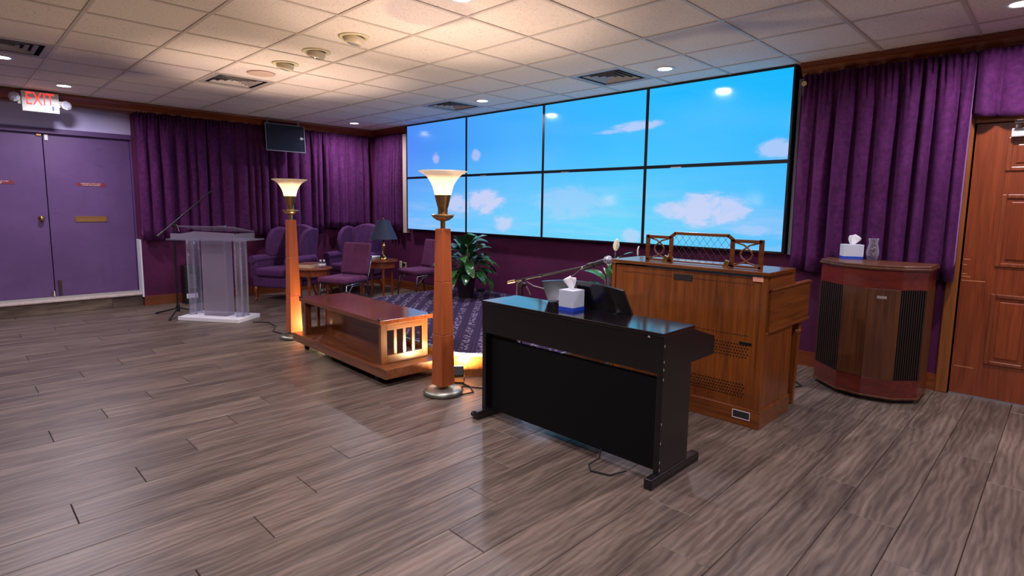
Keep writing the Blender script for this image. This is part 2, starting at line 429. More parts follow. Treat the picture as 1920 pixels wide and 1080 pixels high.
def mat_carpet():
    t = NT('stage_carpet'); pos = t.node('ShaderNodeNewGeometry').outputs['Position']
    m = t.mapping(pos, rot=(0, 0, R(-45))); sx = t.node('ShaderNodeSeparateXYZ'); t.link(m, sx.inputs[0])
    A = sx.outputs[0]; B = sx.outputs[1]     # A across the dash columns, B along them
    fa = t.math('FRACT', t.math('DIVIDE', A, 0.15)); band = t.math('LESS_THAN', t.math('ABSOLUTE', t.math('SUBTRACT', fa, 0.5)), 0.24)
    fb = t.math('FRACT', t.math('DIVIDE', B, 0.05)); dash = t.math('LESS_THAN', t.math('ABSOLUTE', t.math('SUBTRACT', fb, 0.5)), 0.15)
    n = t.noise(t.mapping(m, scale=(34, 22, 1)), 1.0, 1); on = t.math('GREATER_THAN', n, 0.52)
    st = t.math('FRACT', t.math('DIVIDE', A, 0.03)); line = t.math('LESS_THAN', st, 0.28)
    n2 = t.noise(pos, 220, 2)
    base = t.mix(t.math('MULTIPLY', line, 0.6), col(46, 32, 58), col(70, 54, 84))
    k = t.mix(t.math('MULTIPLY', t.math('MULTIPLY', band, dash), on), base, col(190, 174, 198))
    k2 = t.mix(0.12, k, t.ramp(n2, [(0.3, col(30, 20, 40)), (0.7, col(90, 76, 100))]))
    t.link(k2, t.b.inputs['Base Color']); t.b.inputs['Roughness'].default_value = 0.95; t.b.inputs['Specular IOR Level'].default_value = 0.1
    t.bump(n2, 0.3, 0.003); return t.m
CARPET = mat_carpet()

# ------------------------------------------------------------------ room shell
ZC = 2.647; YW = 5.42; XL = -8.80; XD = -9.0; YB = -3.6; XR = 3.2
def slab(name, lo, hi, mat, org=None): return struct(MB().b2(lo, hi).obj(name, mat))
floor = slab('floor', (XD-.3, YB, -0.12), (XR, YW+.1, -0.014), plain('subfloor', col(40, 34, 32), 0.8))
PW, PL = 0.2285, 1.468
plank_cache = {}
def plank_mesh(wd, ln):
    k = (round(wd, 3), round(ln, 3))
    if k not in plank_cache:
        b = MB(); g = 0.0012; c = 0.0025; hx, hy = wd/2-g, ln/2-g
        lo = [(-hx, -hy), (hx, -hy), (hx, hy), (-hx, hy)]; hi = [(-hx+c, -hy+c), (hx-c, -hy+c), (hx-c, hy-c), (-hx+c, hy-c)]
        v0 = [b.bm.verts.new((x, y, -0.014)) for x, y in lo]; v1 = [b.bm.verts.new((x, y, -c)) for x, y in lo]; v2 = [b.bm.verts.new((x, y, 0)) for x, y in hi]
        for p, q in ((v0, v1), (v1, v2)):
            for i in range(4): b.bm.faces.new((p[i], p[(i+1) % 4], q[(i+1) % 4], q[i]))
        b.bm.faces.new(v2)
        plank_cache[k] = b.mesh('plank', FLOOR)
    return plank_cache[k]
rest = MB()
cols = range(-21, 34)
for k in cols:
    x1 = -1.572-PW*k; x0 = x1-PW
    if x1 < XL-0.05 or x0 > XR: continue
    xa, xb = max(x0, XL-0.06), min(x1, XR)
    y = (1.45+0.302*k) % PL - 3*PL
    while y < YW:
        a, b_ = max(y, YB), min(y+PL, YW)
        y += PL
        if b_-a < 0.02: continue
        seen = (b_ > -0.35 and xa < 0.75 and a > -1.2)
        if seen:
            o = bpy.data.objects.new('plank', plank_mesh(xb-xa, b_-a)); C.objects.link(o); o.parent = floor
            o.location = ((xa+xb)/2, (a+b_)/2, 0)
        else:
            rest.b2((xa+.001, a+.001, -0.014), (xb-.001, b_-.001, 0))
stuff(rest.obj('planks_behind', FLOOR, floor))

# ceiling with tiles and tees
ceiling = slab('ceiling', (XD-.3, YB, ZC+0.36), (XR, YW+.1, ZC+0.45), plain('plenum', col(60, 56, 54), 0.9))
TX = [-1.81-0.606*k for k in range(-9, 13)]; TY = [0.78+0.6025*k for k in range(-8, 9)]
xs = sorted([v for v in TX if XD < v < XR] + [XD-.02, XR]); ys = sorted([v for v in TY if YB < v < YW] + [YB, YW])
tile_cache = {}
VENTS = [(-6.22, 2.22), (-3.28, 4.66), (-5.65, 4.66), (-6.31, 0.55)]
def cell(v, L): return max(i for i, q in enumerate(L[:-1]) if q <= v)
vent_cells = {(cell(a, xs), cell(b, ys)) for a, b in VENTS}
for i in range(len(xs)-1):
    for j in range(len(ys)-1):
        if (i, j) in vent_cells: continue
        sxx, syy = xs[i+1]-xs[i], ys[j+1]-ys[j]
        if sxx < .03 or syy < .03: continue
        k = (round(sxx, 3), round(syy, 3))
        if k not in tile_cache:
            tile_cache[k] = MB().box((0, 0, 0.011), (sxx-.012, syy-.012, 0.016)).mesh('ceiling_tile', TILE)
        o = bpy.data.objects.new('ceiling_tile', tile_cache[k]); C.objects.link(o); o.parent = ceiling
        o.location = ((xs[i]+xs[i+1])/2, (ys[j]+ys[j+1])/2, ZC+random.uniform(0, .0015))
for v in xs[1:-1]: MB().box((v, (YB+YW)/2, ZC+.001), (0.024, YW-YB, 0.006)).obj('ceiling_tee', TEE, ceiling)
for v in ys[1:-1]: MB().box(((XD+XR)/2, v, ZC+.0015), (XR-XD, 0.024, 0.006)).obj('ceiling_tee', TEE, ceiling)

# walls
slab('wall_screen', (XD-.3, YW, 0), (-0.66, YW+.12, ZC+.40), WALLP)
slab('wall_screen_right', (0.42, YW, 0), (XR, YW+.12, ZC+.40), WALLP)
slab('wall_screen_top', (-0.66, YW, 2.045), (0.42, YW+.12, ZC+.40), WALLP)
wl = slab('wall_left', (XD-.2, 1.86, 0), (XL, YW, ZC+.40), WALLP)
slab('wall_left_doors', (XD-.2, -0.9, 2.25), (XD+.03, 1.86, ZC+.40), LAV)
slab('wall_left_near', (XD-.2, YB, 0), (XL, -0.9, ZC+.40), LAV)
slab('wall_back', (XD-.3, YB-.12, 0), (XR+.1, YB, ZC+.40), WALLB)
slab('wall_right', (XR, YB, 0), (XR+.12, YW+.1, ZC+.40), WALLB)
struct(MB().b2((XD-.02, 1.845, 0.12), (XL+.012, 1.862, 0.89)).obj('trim_white_corner', WHITE))
slab('baseboard_left', (XL, 1.86, 0), (XL+.018, YW, 0.13), CORN)
slab('baseboard_screen', (XL, YW-.018, 0), (-0.66, YW, 0.13), CORNX)
# cornices: a moulded wood profile
def cornice(name, p0, p1, inward, mat, depth=.075, hh=.105):
    b = MB(); d = Vector(p1)-Vector(p0); n = Vector(inward)
    prof = [(0, 0), (depth*.35, 0), (depth*.45, hh*.25), (depth*.8, hh*.6), (depth, hh*.72), (depth, hh), (0, hh)]
    A = [b.bm.verts.new((p0[0]+n.x*q, p0[1]+n.y*q, ZC-hh+z)) for q, z in prof]; B_ = [b.bm.verts.new((p1[0]+n.x*q, p1[1]+n.y*q, ZC-hh+z)) for q, z in prof]
    for i in range(len(prof)): j = (i+1) % len(prof); b.bm.faces.new((A[i], A[j], B_[j], B_[i]))
    b.bm.faces.new(A); b.bm.faces.new(list(reversed(B_)))
    return struct(b.obj(name, mat))
cornice('trim_1', (XL, -0.9, 0), (XL, YW, 0), (1, 0), CORN, .17)
cornice('trim_2', (XL, YW, 0), (-7.70, YW, 0), (0, -1), CORNX, .10)
cornice('trim_3', (-1.80, YW, 0), (XR, YW, 0), (0, -1), CORNX, .10)
struct(MB().b2((XD+.03, -0.9, 2.53), (XL+.01, 1.86, ZC)).obj('trim_4', CORN))
# pale boards beside the video wall
struct(MB().b2((-7.84, 5.36, 0.94), (-7.735, YW, 2.53)).obj('trim_5', CREAM, bevel=.004))
struct(MB().b2((-1.825, 5.385, 0.99), (-1.76, YW, 2.53)).obj('trim_6', plain('grey_board', col(150, 148, 158), 0.6), bevel=.004))

# double doors on the left, raised on a step
def leaf(name, y0, y1, hinge):
    d = struct(MB().b2((XD-.045, y0+.003, 0.195), (XD, y1-.003, 2.2)).obj(name, DOORP, bevel=.002))
    return d
d1 = leaf('door_1', 0.05, 0.948, 0)
d2 = leaf('door_2', 0.951, 1.842, 1)
fr = MB(); fr.b2((XD-.1, -0.0, .17), (XD+.03, 0.05, 2.25)); fr.b2((XD-.1, 1.842, .17), (XD+.03, 1.862, 2.25)); fr.b2((XD-.1, 0.0, 2.2), (XD+.05, 1.862, 2.262))
struct(fr.obj('trim_7', FRAMEP, bevel=.003))
slab('wall_left_beside_door', (XD-.2, -0.9, 0), (XD+.03, 0.0, 2.25), LAV)
# knob, mail slot, bolts, signs
MB().lathe([(0.0, 0.062), (.02, .06), (.029, .045), (.027, .03), (.012, .022), (.011, .006), (.03, .004), (.032, 0), (0, 0)], 20).obj('door_knob', BRASS, d1, smooth=True)
kn = [o for o in d1.children][-1]; kn.location = (XD, 0.875, 1.172); kn.rotation_euler = (0, R(90), 0)
ms = MB(); ms.b2((XD, 1.205, 1.125), (XD+.008, 1.54, 1.14)); ms.b2((XD, 1.205, 1.18), (XD+.008, 1.54, 1.195)); ms.b2((XD, 1.205, 1.14), (XD+.008, 1.222, 1.18)); ms.b2((XD, 1.523, 1.14), (XD+.008, 1.54, 1.18))
slot = ms.obj('mail_slot', BRASS, d2, bevel=.002)
MB().b2((XD-.001, 1.222, 1.14), (XD+.002, 1.523, 1.18)).obj('mail_flap', BRASSD, slot)
sg = MB().b2((XD, 1.245, 1.578), (XD+.003, 1.552, 1.622)).obj('sign_plate', MAROON, d2, label='maroon sign plate with white lettering')
RX = (R(90), 0, R(90))
text_obj('sign_lettering', 'EMERGENCY EXIT ONLY', 0.0195, SIGNT, sg, (XD+.0035, 1.398, 1.610), RX)
text_obj('sign_lettering', 'ALARM WILL SOUND', 0.0195, SIGNT, sg, (XD+.0035, 1.398, 1.590), RX)
sg = MB().b2((XD, 0.36, 1.578), (XD+.003, 0.655, 1.622)).obj('sign_plate', MAROON, d1, label='maroon sign plate with white lettering')
text_obj('sign_lettering', 'WATCH YOUR STEP', 0.0215, SIGNT, sg, (XD+.0035, 0.505, 1.610), RX)
text_obj('sign_lettering', 'STEP UP', 0.0215, SIGNT, sg, (XD+.0035, 0.505, 1.590), RX)
MB().b2((XD, 0.965, 2.12), (XD+.014, 1.0, 2.19)).obj('contact_sensor', WHITE, d2, bevel=.003)
MB().b2((XD, 0.89, 2.165), (XD+.018, 0.94, 2.195)).obj('latch', BRASSD, d1, bevel=.003)
MB().cyl((XD+.02, 0.935, .2), (XD+.02, 0.935, .27), .016).obj('floor_bolt', CHROME, d1, smooth=False)
MB().b2((XD, 0.985, .2), (XD+.015, 1.02, .40)).obj('flush_bolt', plain('dark_bronze', col(58, 34, 36), 0.5), d2, bevel=.003)
# sill and risers
SILL = plain('sill_stone', col(190, 176, 166), 0.6, var=0.15)
struct(MB().b2((XD-.1, 0.0, .17), (XD+.06, 1.86, .193)).obj('trim_8', plain('weatherstrip', col(170, 166, 160), 0.5)))
struct(MB().b2((XD-.1, 0.0, .143), (XL-.015, 1.862, .172)).obj('trim_9', SILL, bevel=.01, seg=3))
struct(MB().b2((XD-.1, -.9, 0), (XL-.07, 1.862, .145)).obj('wall_left_riser', FLOOR))
struct(MB().b2((XL-.07, -.9, 0), (XL-.045, 1.51, .138)).obj('trim_10', FLOOR, bevel=.006))

# right-hand wooden door
d3 = struct(MB().b2((-0.575, YW-.0, 0.012), (0.335, YW+.045, 2.035)).obj('door_3', DOORW, bevel=.002))
tr = MB(); tr.b2((-0.66, YW-.03, 0), (-0.585, YW+.01, 2.11)); tr.b2((0.345, YW-.03, 0), (0.42, YW+.01, 2.11)); tr.b2((-0.585, YW-.03, 2.04), (0.345, YW+.01, 2.11))
struct(tr.obj('trim_11', TRIMW, bevel=.006))
def panel(x0, x1, z0, z1):
    b = MB(); y = YW-.001
    b.b2((x0, y-.010, z0), (x0+.03, y+.004, z1)); b.b2((x1-.03, y-.010, z0), (x1, y+.004, z1)); b.b2((x0+.03, y-.010, z0), (x1-.03, y+.004, z0+.03)); b.b2((x0+.03, y-.010, z1-.03), (x1-.03, y+.004, z1))
    fr_ = b.obj('panel_moulding', REDWOOD, d3, bevel=.006)
    MB().b2((x0+.055, y-.007, z0+.055), (x1-.055, y+.004, z1-.055)).obj('raised_panel', DOORW, d3, bevel=.006)
for z0, z1 in ((.27, .80), (1.0, 1.525), (1.69, 1.93)):
    panel(-0.39, -0.145, z0, z1); panel(-0.095, 0.15, z0, z1)
MB().b2((-.575, YW-.004, .0), (.335, YW+.02, .012)).obj('door_sweep', METEDGE, d3)
cl = MB().b2((-0.375, YW-.055, 1.925), (-0.10, YW-.002, 1.985)).obj('door_closer', EXITW, d3, bevel=.006, label='pale grey door closer box')
MB().tube([(-.33, YW-.05, 2.0), (-.36, YW-.10, 2.02), (-.12, YW-.12, 2.03)], .008).obj('closer_arm', CHROME, cl)
MB().cyl((-.34, YW-.05, 1.985), (-.34, YW-.05, 2.02), .02).obj('closer_pivot', CHROME, cl)
# scuffs on the door
sc_m = plain('scuffed_wood', col(196, 120, 76), 0.7)
for x0, z0, l in ((-.57, .88, .14), (-.57, .91, .05), (-.57, .93, .03), (-.56, .22, .12), (-.57, 1.04, .04), (-.57, 1.0, .025)):
    MB().b2((x0, YW-.0008, z0), (x0+l, YW+.001, z0+.006)).obj('scuff', sc_m, d3)

# ------------------------------------------------------------------ stage platform
PZ = 0.2
plat = [(-6.35, YW-.005), (-6.35, 3.5), (-5.75, 2.9), (-3.58, 2.9)]
for a in range(0, 91, 15): pass
plat += [(-3.50, 2.905), (-3.43, 2.94), (-2.93, 3.44), (-2.90, 3.50), (-2.90, YW-.005)]
pl = thing('stage_platform', 'low carpeted corner stage with wooden riser below the video wall', 'stage', (-4.6, 4.2, 0))
O = pl.location
MB().prism(plat, 0.0, PZ-.022).obj('riser', wood('riser_wood', col(110, 62, 26), col(160, 100, 50), axis=0, rough=0.25, coat=0.5), pl, O)
ins = [(x+(.012 if x < -6.3 else (-.012 if x > -2.95 else 0)), y+(.012 if y < 3.5 else 0)) for x, y in plat]
MB().prism(ins, PZ-.022, PZ).obj('carpet', CARPET, pl, O, label='purple patterned carpet with pale dashes')
eb = MB()
for p, q in zip(plat[:-1], plat[1:]):
    p = Vector((p[0], p[1], 0)); q = Vector((q[0], q[1], 0)); d = (q-p); L = d.length; d.normalize(); n = Vector((d.y, -d.x, 0))
    m_ = (p+q)/2; ang = math.atan2(d.y, d.x)
    eb.box((m_.x, m_.y, PZ-.0145), (L+.004, .022, .028), rot=Matrix.Rotation(ang, 3, 'Z'))
eb.obj('edge_trim', METEDGE, pl, O)

# ------------------------------------------------------------------ video wall: eight displays
X0, SW, Z0, SH = -7.664, 1.457, 1.0, 0.822
order = ['nearest the corner curtain', 'second from the corner curtain', 'third from the corner curtain', 'nearest the wooden door']
for r_ in (1, 0):
    for c_ in range(4):
        xa = X0+SW*c_; za = Z0+SH*r_
        t = thing('wall_display', '%s display of the video wall showing blue sky, %s' % ('upper' if r_ else 'lower', order[c_]), 'display', (xa+SW/2, 5.37, za), 0, 'displays of the video wall')
        o_ = t.location
        MB().b2((xa+.001, 5.335, za+.001), (xa+SW-.001, YW-.002, za+SH-.001)).obj('casing', SCREENB, t, o_, bevel=.003)
        g = .017
        b = MB(); b.b2((xa+.001, 5.318, za+.001), (xa+g, 5.336, za+SH-.001)); b.b2((xa+SW-g, 5.318, za+.001), (xa+SW-.001, 5.336, za+SH-.001)); b.b2((xa+g, 5.318, za+.001), (xa+SW-g, 5.336, za+g)); b.b2((xa+g, 5.318, za+SH-g), (xa+SW-g, 5.336, za+SH-.001))
        b.obj('bezel', SCREENB, t, o_)
        MB().b2((xa+g, 5.322, za+g), (xa+SW-g, 5.336, za+SH-g)).obj('screen', SCREEN, t, o_, label='lit screen with blue sky and clouds')
        if c_ in (1, 2, 3) and r_ == 0: MB().b2((xa+.3, 5.313, za+SH-.02), (xa+.42, 5.319, za+SH-.008)).obj('badge', GREYP, t, o_)

# ------------------------------------------------------------------ curtains
def curtain(name, label, p0, p1, z0, z1, pleats, amp, seed, group, nrm, hem=0.02, gather=0.0):
    rnd = random.Random(seed); p0 = Vector((p0[0], p0[1], 0)); p1 = Vector((p1[0], p1[1], 0)); n = Vector((nrm[0], nrm[1], 0)); d = p1-p0
    L = d.length; N = pleats*12; rows = 12
    ph = [0.0]
    for k in range(pleats): ph.append(ph[-1]+rnd.uniform(.45, 1.6))
    tot = ph[-1]
    amps = [rnd.uniform(.5, 1.15) for _ in range(pleats+1)]
    side = [rnd.uniform(-.3, .3) for _ in range(pleats+1)]
    def pl_(s):
        q = s*tot; k = max(i for i in range(pleats) if ph[i] <= q+1e-9); f = (q-ph[k])/(ph[k+1]-ph[k]); return k, f
    pts = []
    for r in range(rows+1):
        v = r/rows; z = z1+(z0-z1)*v; row = []
        for i in range(N+1):
            s = i/N; k, f = pl_(min(s, .99999))
            wv = 1-abs(2*f-1)**(2.2+1.2*side[k])
            a = amp*amps[k]*(0.45+0.55*min(1, v*2.2))
            top = 0.25*amp*math.sin(s*L*150+seed)*max(0, 1-v*5)
            off = a*wv+top+0.012*math.sin(s*9+v*2.3+seed)*v
            ss = s*L+side[k]*0.05*math.sin(math.pi*v)*math.sin(math.pi*f)
            zz = z+(hem*math.sin(s*L*6+seed)*(1 if r == rows else 0))
            p = p0+d.normalized()*ss+n*(off+.006)
            row.append((p.x, p.y, zz))
        pts.append(row)
    mid = (p0+p1)/2; t = MB().grid(pts)
    o = t.obj(name, VELVET, None, org=(mid.x, mid.y, z0), smooth=True, solid=.004)
    o.location = (mid.x, mid.y, z0)
    return tag(o, label, 'curtain', group)
ycut = [1.875, 2.72, 3.58, 4.45, 5.29]
names = ['nearest the purple double doors', 'behind the clear lectern', 'below the hanging dark monitor', 'nearest the room corner']
for i in range(4):
    curtain('velvet_curtain', 'purple velvet curtain on the door-side wall, %s' % names[i], (XL+.035, ycut[i]), (XL+.035, ycut[i+1]-.01), .90+.03*i, ZC-.10, 6, .10, 11+i, 'purple velvet curtains', (1, 0))
curtain('velvet_curtain', 'narrow purple velvet curtain between the room corner and the video wall', (XL+.13, YW-.03), (-7.845, YW-.03), 0.985, ZC-.10, 8, .08, 31, 'purple velvet curtains', (0, -1))
curtain('velvet_curtain', 'purple velvet curtain between the video wall and the wooden door', (-1.80, YW-.03), (-0.61, YW-.045), 0.885, ZC-.10, 9, .115, 47, 'purple velvet curtains', (0, -1), hem=.025)
curtain('velvet_valance', 'short purple velvet valance hanging above the wooden door', (-0.60, YW-.05), (0.62, YW-.05), 2.075, ZC-.10, 8, .07, 53, 'purple velvet curtains', (0, -1), hem=.012)
curtain('velvet_curtain', 'purple velvet curtain on the far side of the wooden door', (0.63, YW-.03), (1.9, YW-.03), 0.885, ZC-.10, 11, .08, 59, 'purple velvet curtains', (0, -1))
MB_ = MB().cyl((-1.765, YW-.09, 2.475), (-1.765, YW-.065, 2.475), .022).obj('rod_finial', BRASSD, None, org=(-1.765, YW-.08, 2.475), smooth=False)
MB_.location = (-1.765, YW-.08, 2.475); tag(MB_, 'small round brass curtain rod finial beside the video wall', 'finial')

# ------------------------------------------------------------------ ceiling fixtures
DL = {(-8.04, 1.07): 'beside the exit sign', (-6.885, .49): 'beside the vent before the exit sign', (-8.1, 4.65): 'in the corner above the wing chairs', (-5.18, 4.69): 'beside the vent nearest the room corner', (-2.76, 4.72): 'beside the vent nearest the organ', (-2.77, 2.33): 'above the black piano', (-.345, 4.69): 'before the wooden door'}
# ceiling lamps beyond the frame: the first is mirrored in the displays, the others carry on the two rows in view
OFF = {(-2.77, 2.33): 'piano', (-4.69, .46): 'foreground_left', (-2.5, .47): 'foreground', (-.3, .47): 'overhead', (-.345, 2.33): 'organ_side', (2.07, 4.69): 'beyond_door', (2.07, 2.33): 'right'}
def downlight(x, y):
    t = thing('downlight', 'round white recessed LED downlight %s' % DL.get((x, y), 'in the part of the ceiling away from the stage'), 'ceiling light', (x, y, ZC), 0, 'recessed LED downlights')
    off = OFF.get((x, y))
    MB().lathe([(.062, -.004), (.088, -.006), (.092, .0), (.092, .004), (.062, .004)], 28, closed=True).obj('trim_ring', WHITE, t, smooth=True)
    MB().cyl((0, 0, -.003), (0, 0, .003), .064, n=28).obj('diffuser_%s_offscreen' % off if off else 'diffuser', LEDW, t)
    l = light('downlight_%s_offscreen' % off if off else 'downlight_beam', 'AREA', (0, 0, -.012), DOWN_W, (0.93, 0.86, 1.0), t, shape='DISK', size=.13)
    l.data.spread = R(165)
    return t
for x, y in [(-8.04, 1.07), (-6.885, .49), (-8.1, 4.65), (-5.18, 4.69), (-2.76, 4.72), (-.345, 4.69)] + list(OFF):
    downlight(x, y)
def eyeball(x, y, i):
    t = thing('eyeball_light', 'unlit swivel eyeball downlight in the ceiling, %s' % ('farthest from the round speaker grille', 'in the middle of its row of three', 'nearest the round speaker grille')[i], 'ceiling light', (x, y, ZC), 0, 'row of eyeball downlights')
    MB().lathe([(.072, -.002), (.10, -.008), (.115, -.004), (.115, .003), (.072, .003)], 28, closed=True).obj('trim_ring', OFFW, t, smooth=True)
    b = MB().lathe([(.074, .004), (.076, -.018), (.070, -.042), (.058, -.052), (.056, -.046), (.0, -.040)], 28)
    e = b.obj('eyeball', plain('eyeball_paint_%d' % i, col(214, 200, 176), 0.4), t, smooth=True)
    MB().lathe([(0, -.056), (.03, -.055), (.05, -.047), (.054, -.042)], 24).obj('bulb_face', LENS, e, smooth=True)
    e.rotation_euler = (R(-8), R(10), 0)
for i, x in enumerate((-4.0, -4.61, -5.21)): eyeball(x, 2.31, i)
sp = MB().lathe([(0, -.008), (.10, -.010), (.125, -.006), (.13, 0), (0, .002)], 32).obj('ceiling_speaker', plain('speaker_grille', col(206, 180, 164), 0.7), None, smooth=True)
sp.location = (-5.76, 2.31, ZC); tag(sp, 'round flat pinkish ceiling speaker grille beside a vent', 'speaker')
def vent(x, y, where):
    i, j = cell(x, xs), cell(y, ys); xa, xb, ya, yb = xs[i], xs[i+1], ys[j], ys[j+1]; cx, cy = (xa+xb)/2, (ya+yb)/2; hw, hh = (xb-xa)/2-.013, (yb-ya)/2-.013
    t = thing('ceiling_vent', 'square stepped air vent in the ceiling %s' % where, 'vent', (cx, cy, ZC), 0, 'ceiling air vents')
    VM = plain('vent_paint', col(176, 166, 166), 0.5); DK = plain('duct_sheet_metal', col(120, 122, 126), 0.6, metal=.3)
    b = MB(); dh = .33
    for lo, hi in (((-hw, -hh, .006), (-hw+.004, hh, dh)), ((hw-.004, -hh, .006), (hw, hh, dh)), ((-hw, -hh, .006), (hw, -hh+.004, dh)), ((-hw, hh-.004, .006), (hw, hh, dh)), ((-hw, -hh, dh-.004), (hw, hh, dh))): b.b2(lo, hi)
    b.obj('duct', DK, t)
    b = MB(); k = .05
    for lo, hi in (((-hw, -hh), (hw, -hh+k)), ((-hw, hh-k), (hw, hh)), ((-hw, -hh+k), (-hw+k, hh-k)), ((hw-k, -hh+k), (hw, hh-k))): b.b2(lo+(0.0,), hi+(.006,))
    b.obj('frame', VM, t)
    for q in (.20, .145, .09, .04):
        b = MB()
        for s in range(4):
            a0 = Matrix.Rotation(s*math.pi/2, 3, 'Z')
            pts = [(-q, -q, .001), (q, -q, .001), (q-.022, -q+.022, .022), (-q+.022, -q+.022, .022)]
            b.quad(*[a0 @ Vector(p) for p in pts])
        b.obj('louvre', VM, t, solid=.002)
for (x, y), w_ in zip(VENTS, ('beside the round ceiling speaker', 'before the upper displays nearest the organ', 'in front of the upper screens near the corner', 'before the illuminated exit sign')): vent(x, y, w_)

# ------------------------------------------------------------------ exit sign
t = thing('exit_sign', 'illuminated red EXIT sign with two emergency lamp heads above the double doors', 'exit sign', (XL+.19, 0.915, 2.385))
ex = XL+.07
rotx = Matrix.Rotation(R(4), 3, 'X')
hs = MB().box((.03, 0, .125), (.05, .335, .225), rot=None).obj('housing', EXITW, t, bevel=.006)
MB().b2((-.10, -.06, .12), (.01, .06, .235)).obj('mount', EXITW, t)
lt = text_obj('letters', 'EXIT', 0.205, REDE, t, (.0555, -.005, .150), RX, extrude=.001, sx=.62)
st_ = MB().b2((.055, .085, .03), (.0575, .135, .10)).obj('sticker', plain('sticker_white', col(226, 226, 236), 0.5), t)
MB().b2((.0576, .098, .04), (.0582, .118, .09)).obj('sticker_mark', plain('sticker_blue', col(60, 60, 120), 0.5), st_)
for s in (-1, 1):
    hd = MB().lathe([(0, .05), (.04, .048), (.056, .03), (.05, -.01), (.03, -.035), (0, -.04)], 8).obj('lamp_head', EXITW, t, bevel=.004, label='square emergency lamp head')
    hd.location = (.045, s*.225, .13-.02*s); hd.rotation_euler = (0, R(80), R(12*s))
    MB().lathe([(0, .056), (.03, .054), (.042, .047)], 8).obj('lamp_lens', LENS, hd)
    MB().b2((.01, s*.165 if s > 0 else s*.20, .09), (.035, s*.20 if s > 0 else s*.165, .16)).obj('arm', EXITW, t)

# ------------------------------------------------------------------ hanging dark monitor
t = thing('hanging_monitor', 'dark flat monitor with grey edge hung from hooks before the curtain', 'monitor', (XL+.30, 3.74, 2.17))
tl = Matrix.Rotation(R(-4), 3, 'Y')
def tb(lo, hi):
    b = MB().b2(lo, hi)
    for v in b.bm.verts: v.co = tl @ v.co
    return b
tb((-.04, -.295, 0), (.0, .295, .395)).obj('casing', BLACK, t, bevel=.004)
tb((.0, -.288, .008), (.004, .288, .388)).obj('glass', MONF, t)
b = tb((-.0, -.298, -.006), (.010, .298, .006))
for lo, hi in (((-.0, .288, 0), (.010, .298, .395)), ((-.0, -.298, 0), (.006, -.290, .395)), ((0, -.295, .389), (.006, .295, .396))):
    b2_ = MB().b2(lo, hi)
    for v in b2_.bm.verts: v.co = tl @ v.co
    me_ = b2_.mesh('x', None); b.bm.from_mesh(me_)
b.obj('edge_frame', GREYP, t)
lg = tb((.004, .225, .19), (.0055, .262, .226)); lg.obj('logo_dot', plain('logo_grey', col(190, 190, 196), 0.5), t, bevel=.006)
tb((.004, .268, .196), (.0055, .276, .22)).obj('logo_bar', plain('logo_grey2', col(190, 190, 196), 0.5), t)
for y in (-.27, .20):
    MB().tube([(-.03, y, .38), (-.02, y, .43), (-.015, y-.012, .455), (-.01, y, .474)], .004).obj('hook', GUN, t)
    MB().tube([(-.03, y+.02, .38), (-.02, y+.018, .43), (-.015, y+.01, .474)], .004).obj('hook', GUN, t)

# ------------------------------------------------------------------ torchiere floor lamps
def torchiere(loc, label):
    t = thing('torchiere_lamp', label, 'floor lamp', (loc[0], loc[1], 0), 0, 'wooden torchiere floor lamps')
    MB().lathe([(0, 0), (.138, 0), (.146, .008), (.146, .022), (.136, .036), (.11, .045), (.05, .052), (.03, .054), (0, .054)], 40).obj('base', STEEL, t, smooth=True)
    MB().cyl((0, 0, .05), (0, 0, .075), .013).obj('stem', BRASSD, t)
    zs = [.068, .4525, .843, 1.227]
    for i in range(3):
        za, zb = zs[i], zs[i+1]; wa = .121+(.078-.121)*(za-.068)/1.159; wb = .121+(.078-.121)*(zb-.068)/1.159; b = MB(); g = .0025
        sq = lambda w_, z_: [(-w_/2, -w_/2, z_), (w_/2, -w_/2, z_), (w_/2, w_/2, z_), (-w_/2, w_/2, z_)]
        rings = [sq(wa-.008, za), sq(wa, za+.004), sq(wb, zb-.004), sq(wb-.008, zb)]
        vs = [[b.bm.verts.new(p) for p in r_] for r_ in rings]
        for p, q in zip(vs, vs[1:]):
            for k in range(4): b.bm.faces.new((p[k], p[(k+1) % 4], q[(k+1) % 4], q[k]))
        b.bm.faces.new(vs[0]); b.bm.faces.new(vs[-1])
        b.obj('post_segment', LAMPWOOD, t)
    MB().cyl((0, 0, 1.22), (0, 0, 1.292), .0185, n=20).obj('neck', BRASS, t, auto=40)
    MB().lathe([(.02, 1.280), (.045, 1.288), (.072, 1.306), (.083, 1.326), (.080, 1.328), (.066, 1.312), (.02, 1.30)], 32, closed=True).obj('saucer', BRASSD, t, smooth=True)
    MB().lathe([(.0, 1.30), (.036, 1.30), (.036, 1.372), (.040, 1.385), (.060, 1.466), (.056, 1.466), (.034, 1.385), (0, 1.38)], 32).obj('cup', BRASSD, t, auto=30)
    prof = [(.0575, 1.464), (.063, 1.49), (.073, 1.525), (.089, 1.56), (.112, 1.592), (.140, 1.615), (.168, 1.628), (.174, 1.632), (.173, 1.635), (.166, 1.632), (.137, 1.619), (.108, 1.596), (.085, 1.562), (.069, 1.525), (.059, 1.49), (.0535, 1.464)]
    MB().lathe(prof, 48, closed=True).obj('shade', OPAL, t, smooth=True, label='flared opal glass uplight shade')
    MB().lathe([(0, 1.385), (.014, 1.385), (.014, 1.41), (.024, 1.435), (.024, 1.45), (.014, 1.466), (0, 1.470)], 16).obj('bulb', BULBW, t, smooth=True)
    light('torchiere_light', 'POINT', (0, 0, 1.492), TORCH_W, (1.0, 0.74, 0.56), t, shadow_soft_size=.02)
    return t
torchiere((-3.23, 2.55), 'tall tapered wooden torchiere lamp with lit glass shade beside the black piano')
torchiere((-5.68, 2.52), 'tall tapered wooden torchiere lamp with lit glass shade between the lectern and the low table')

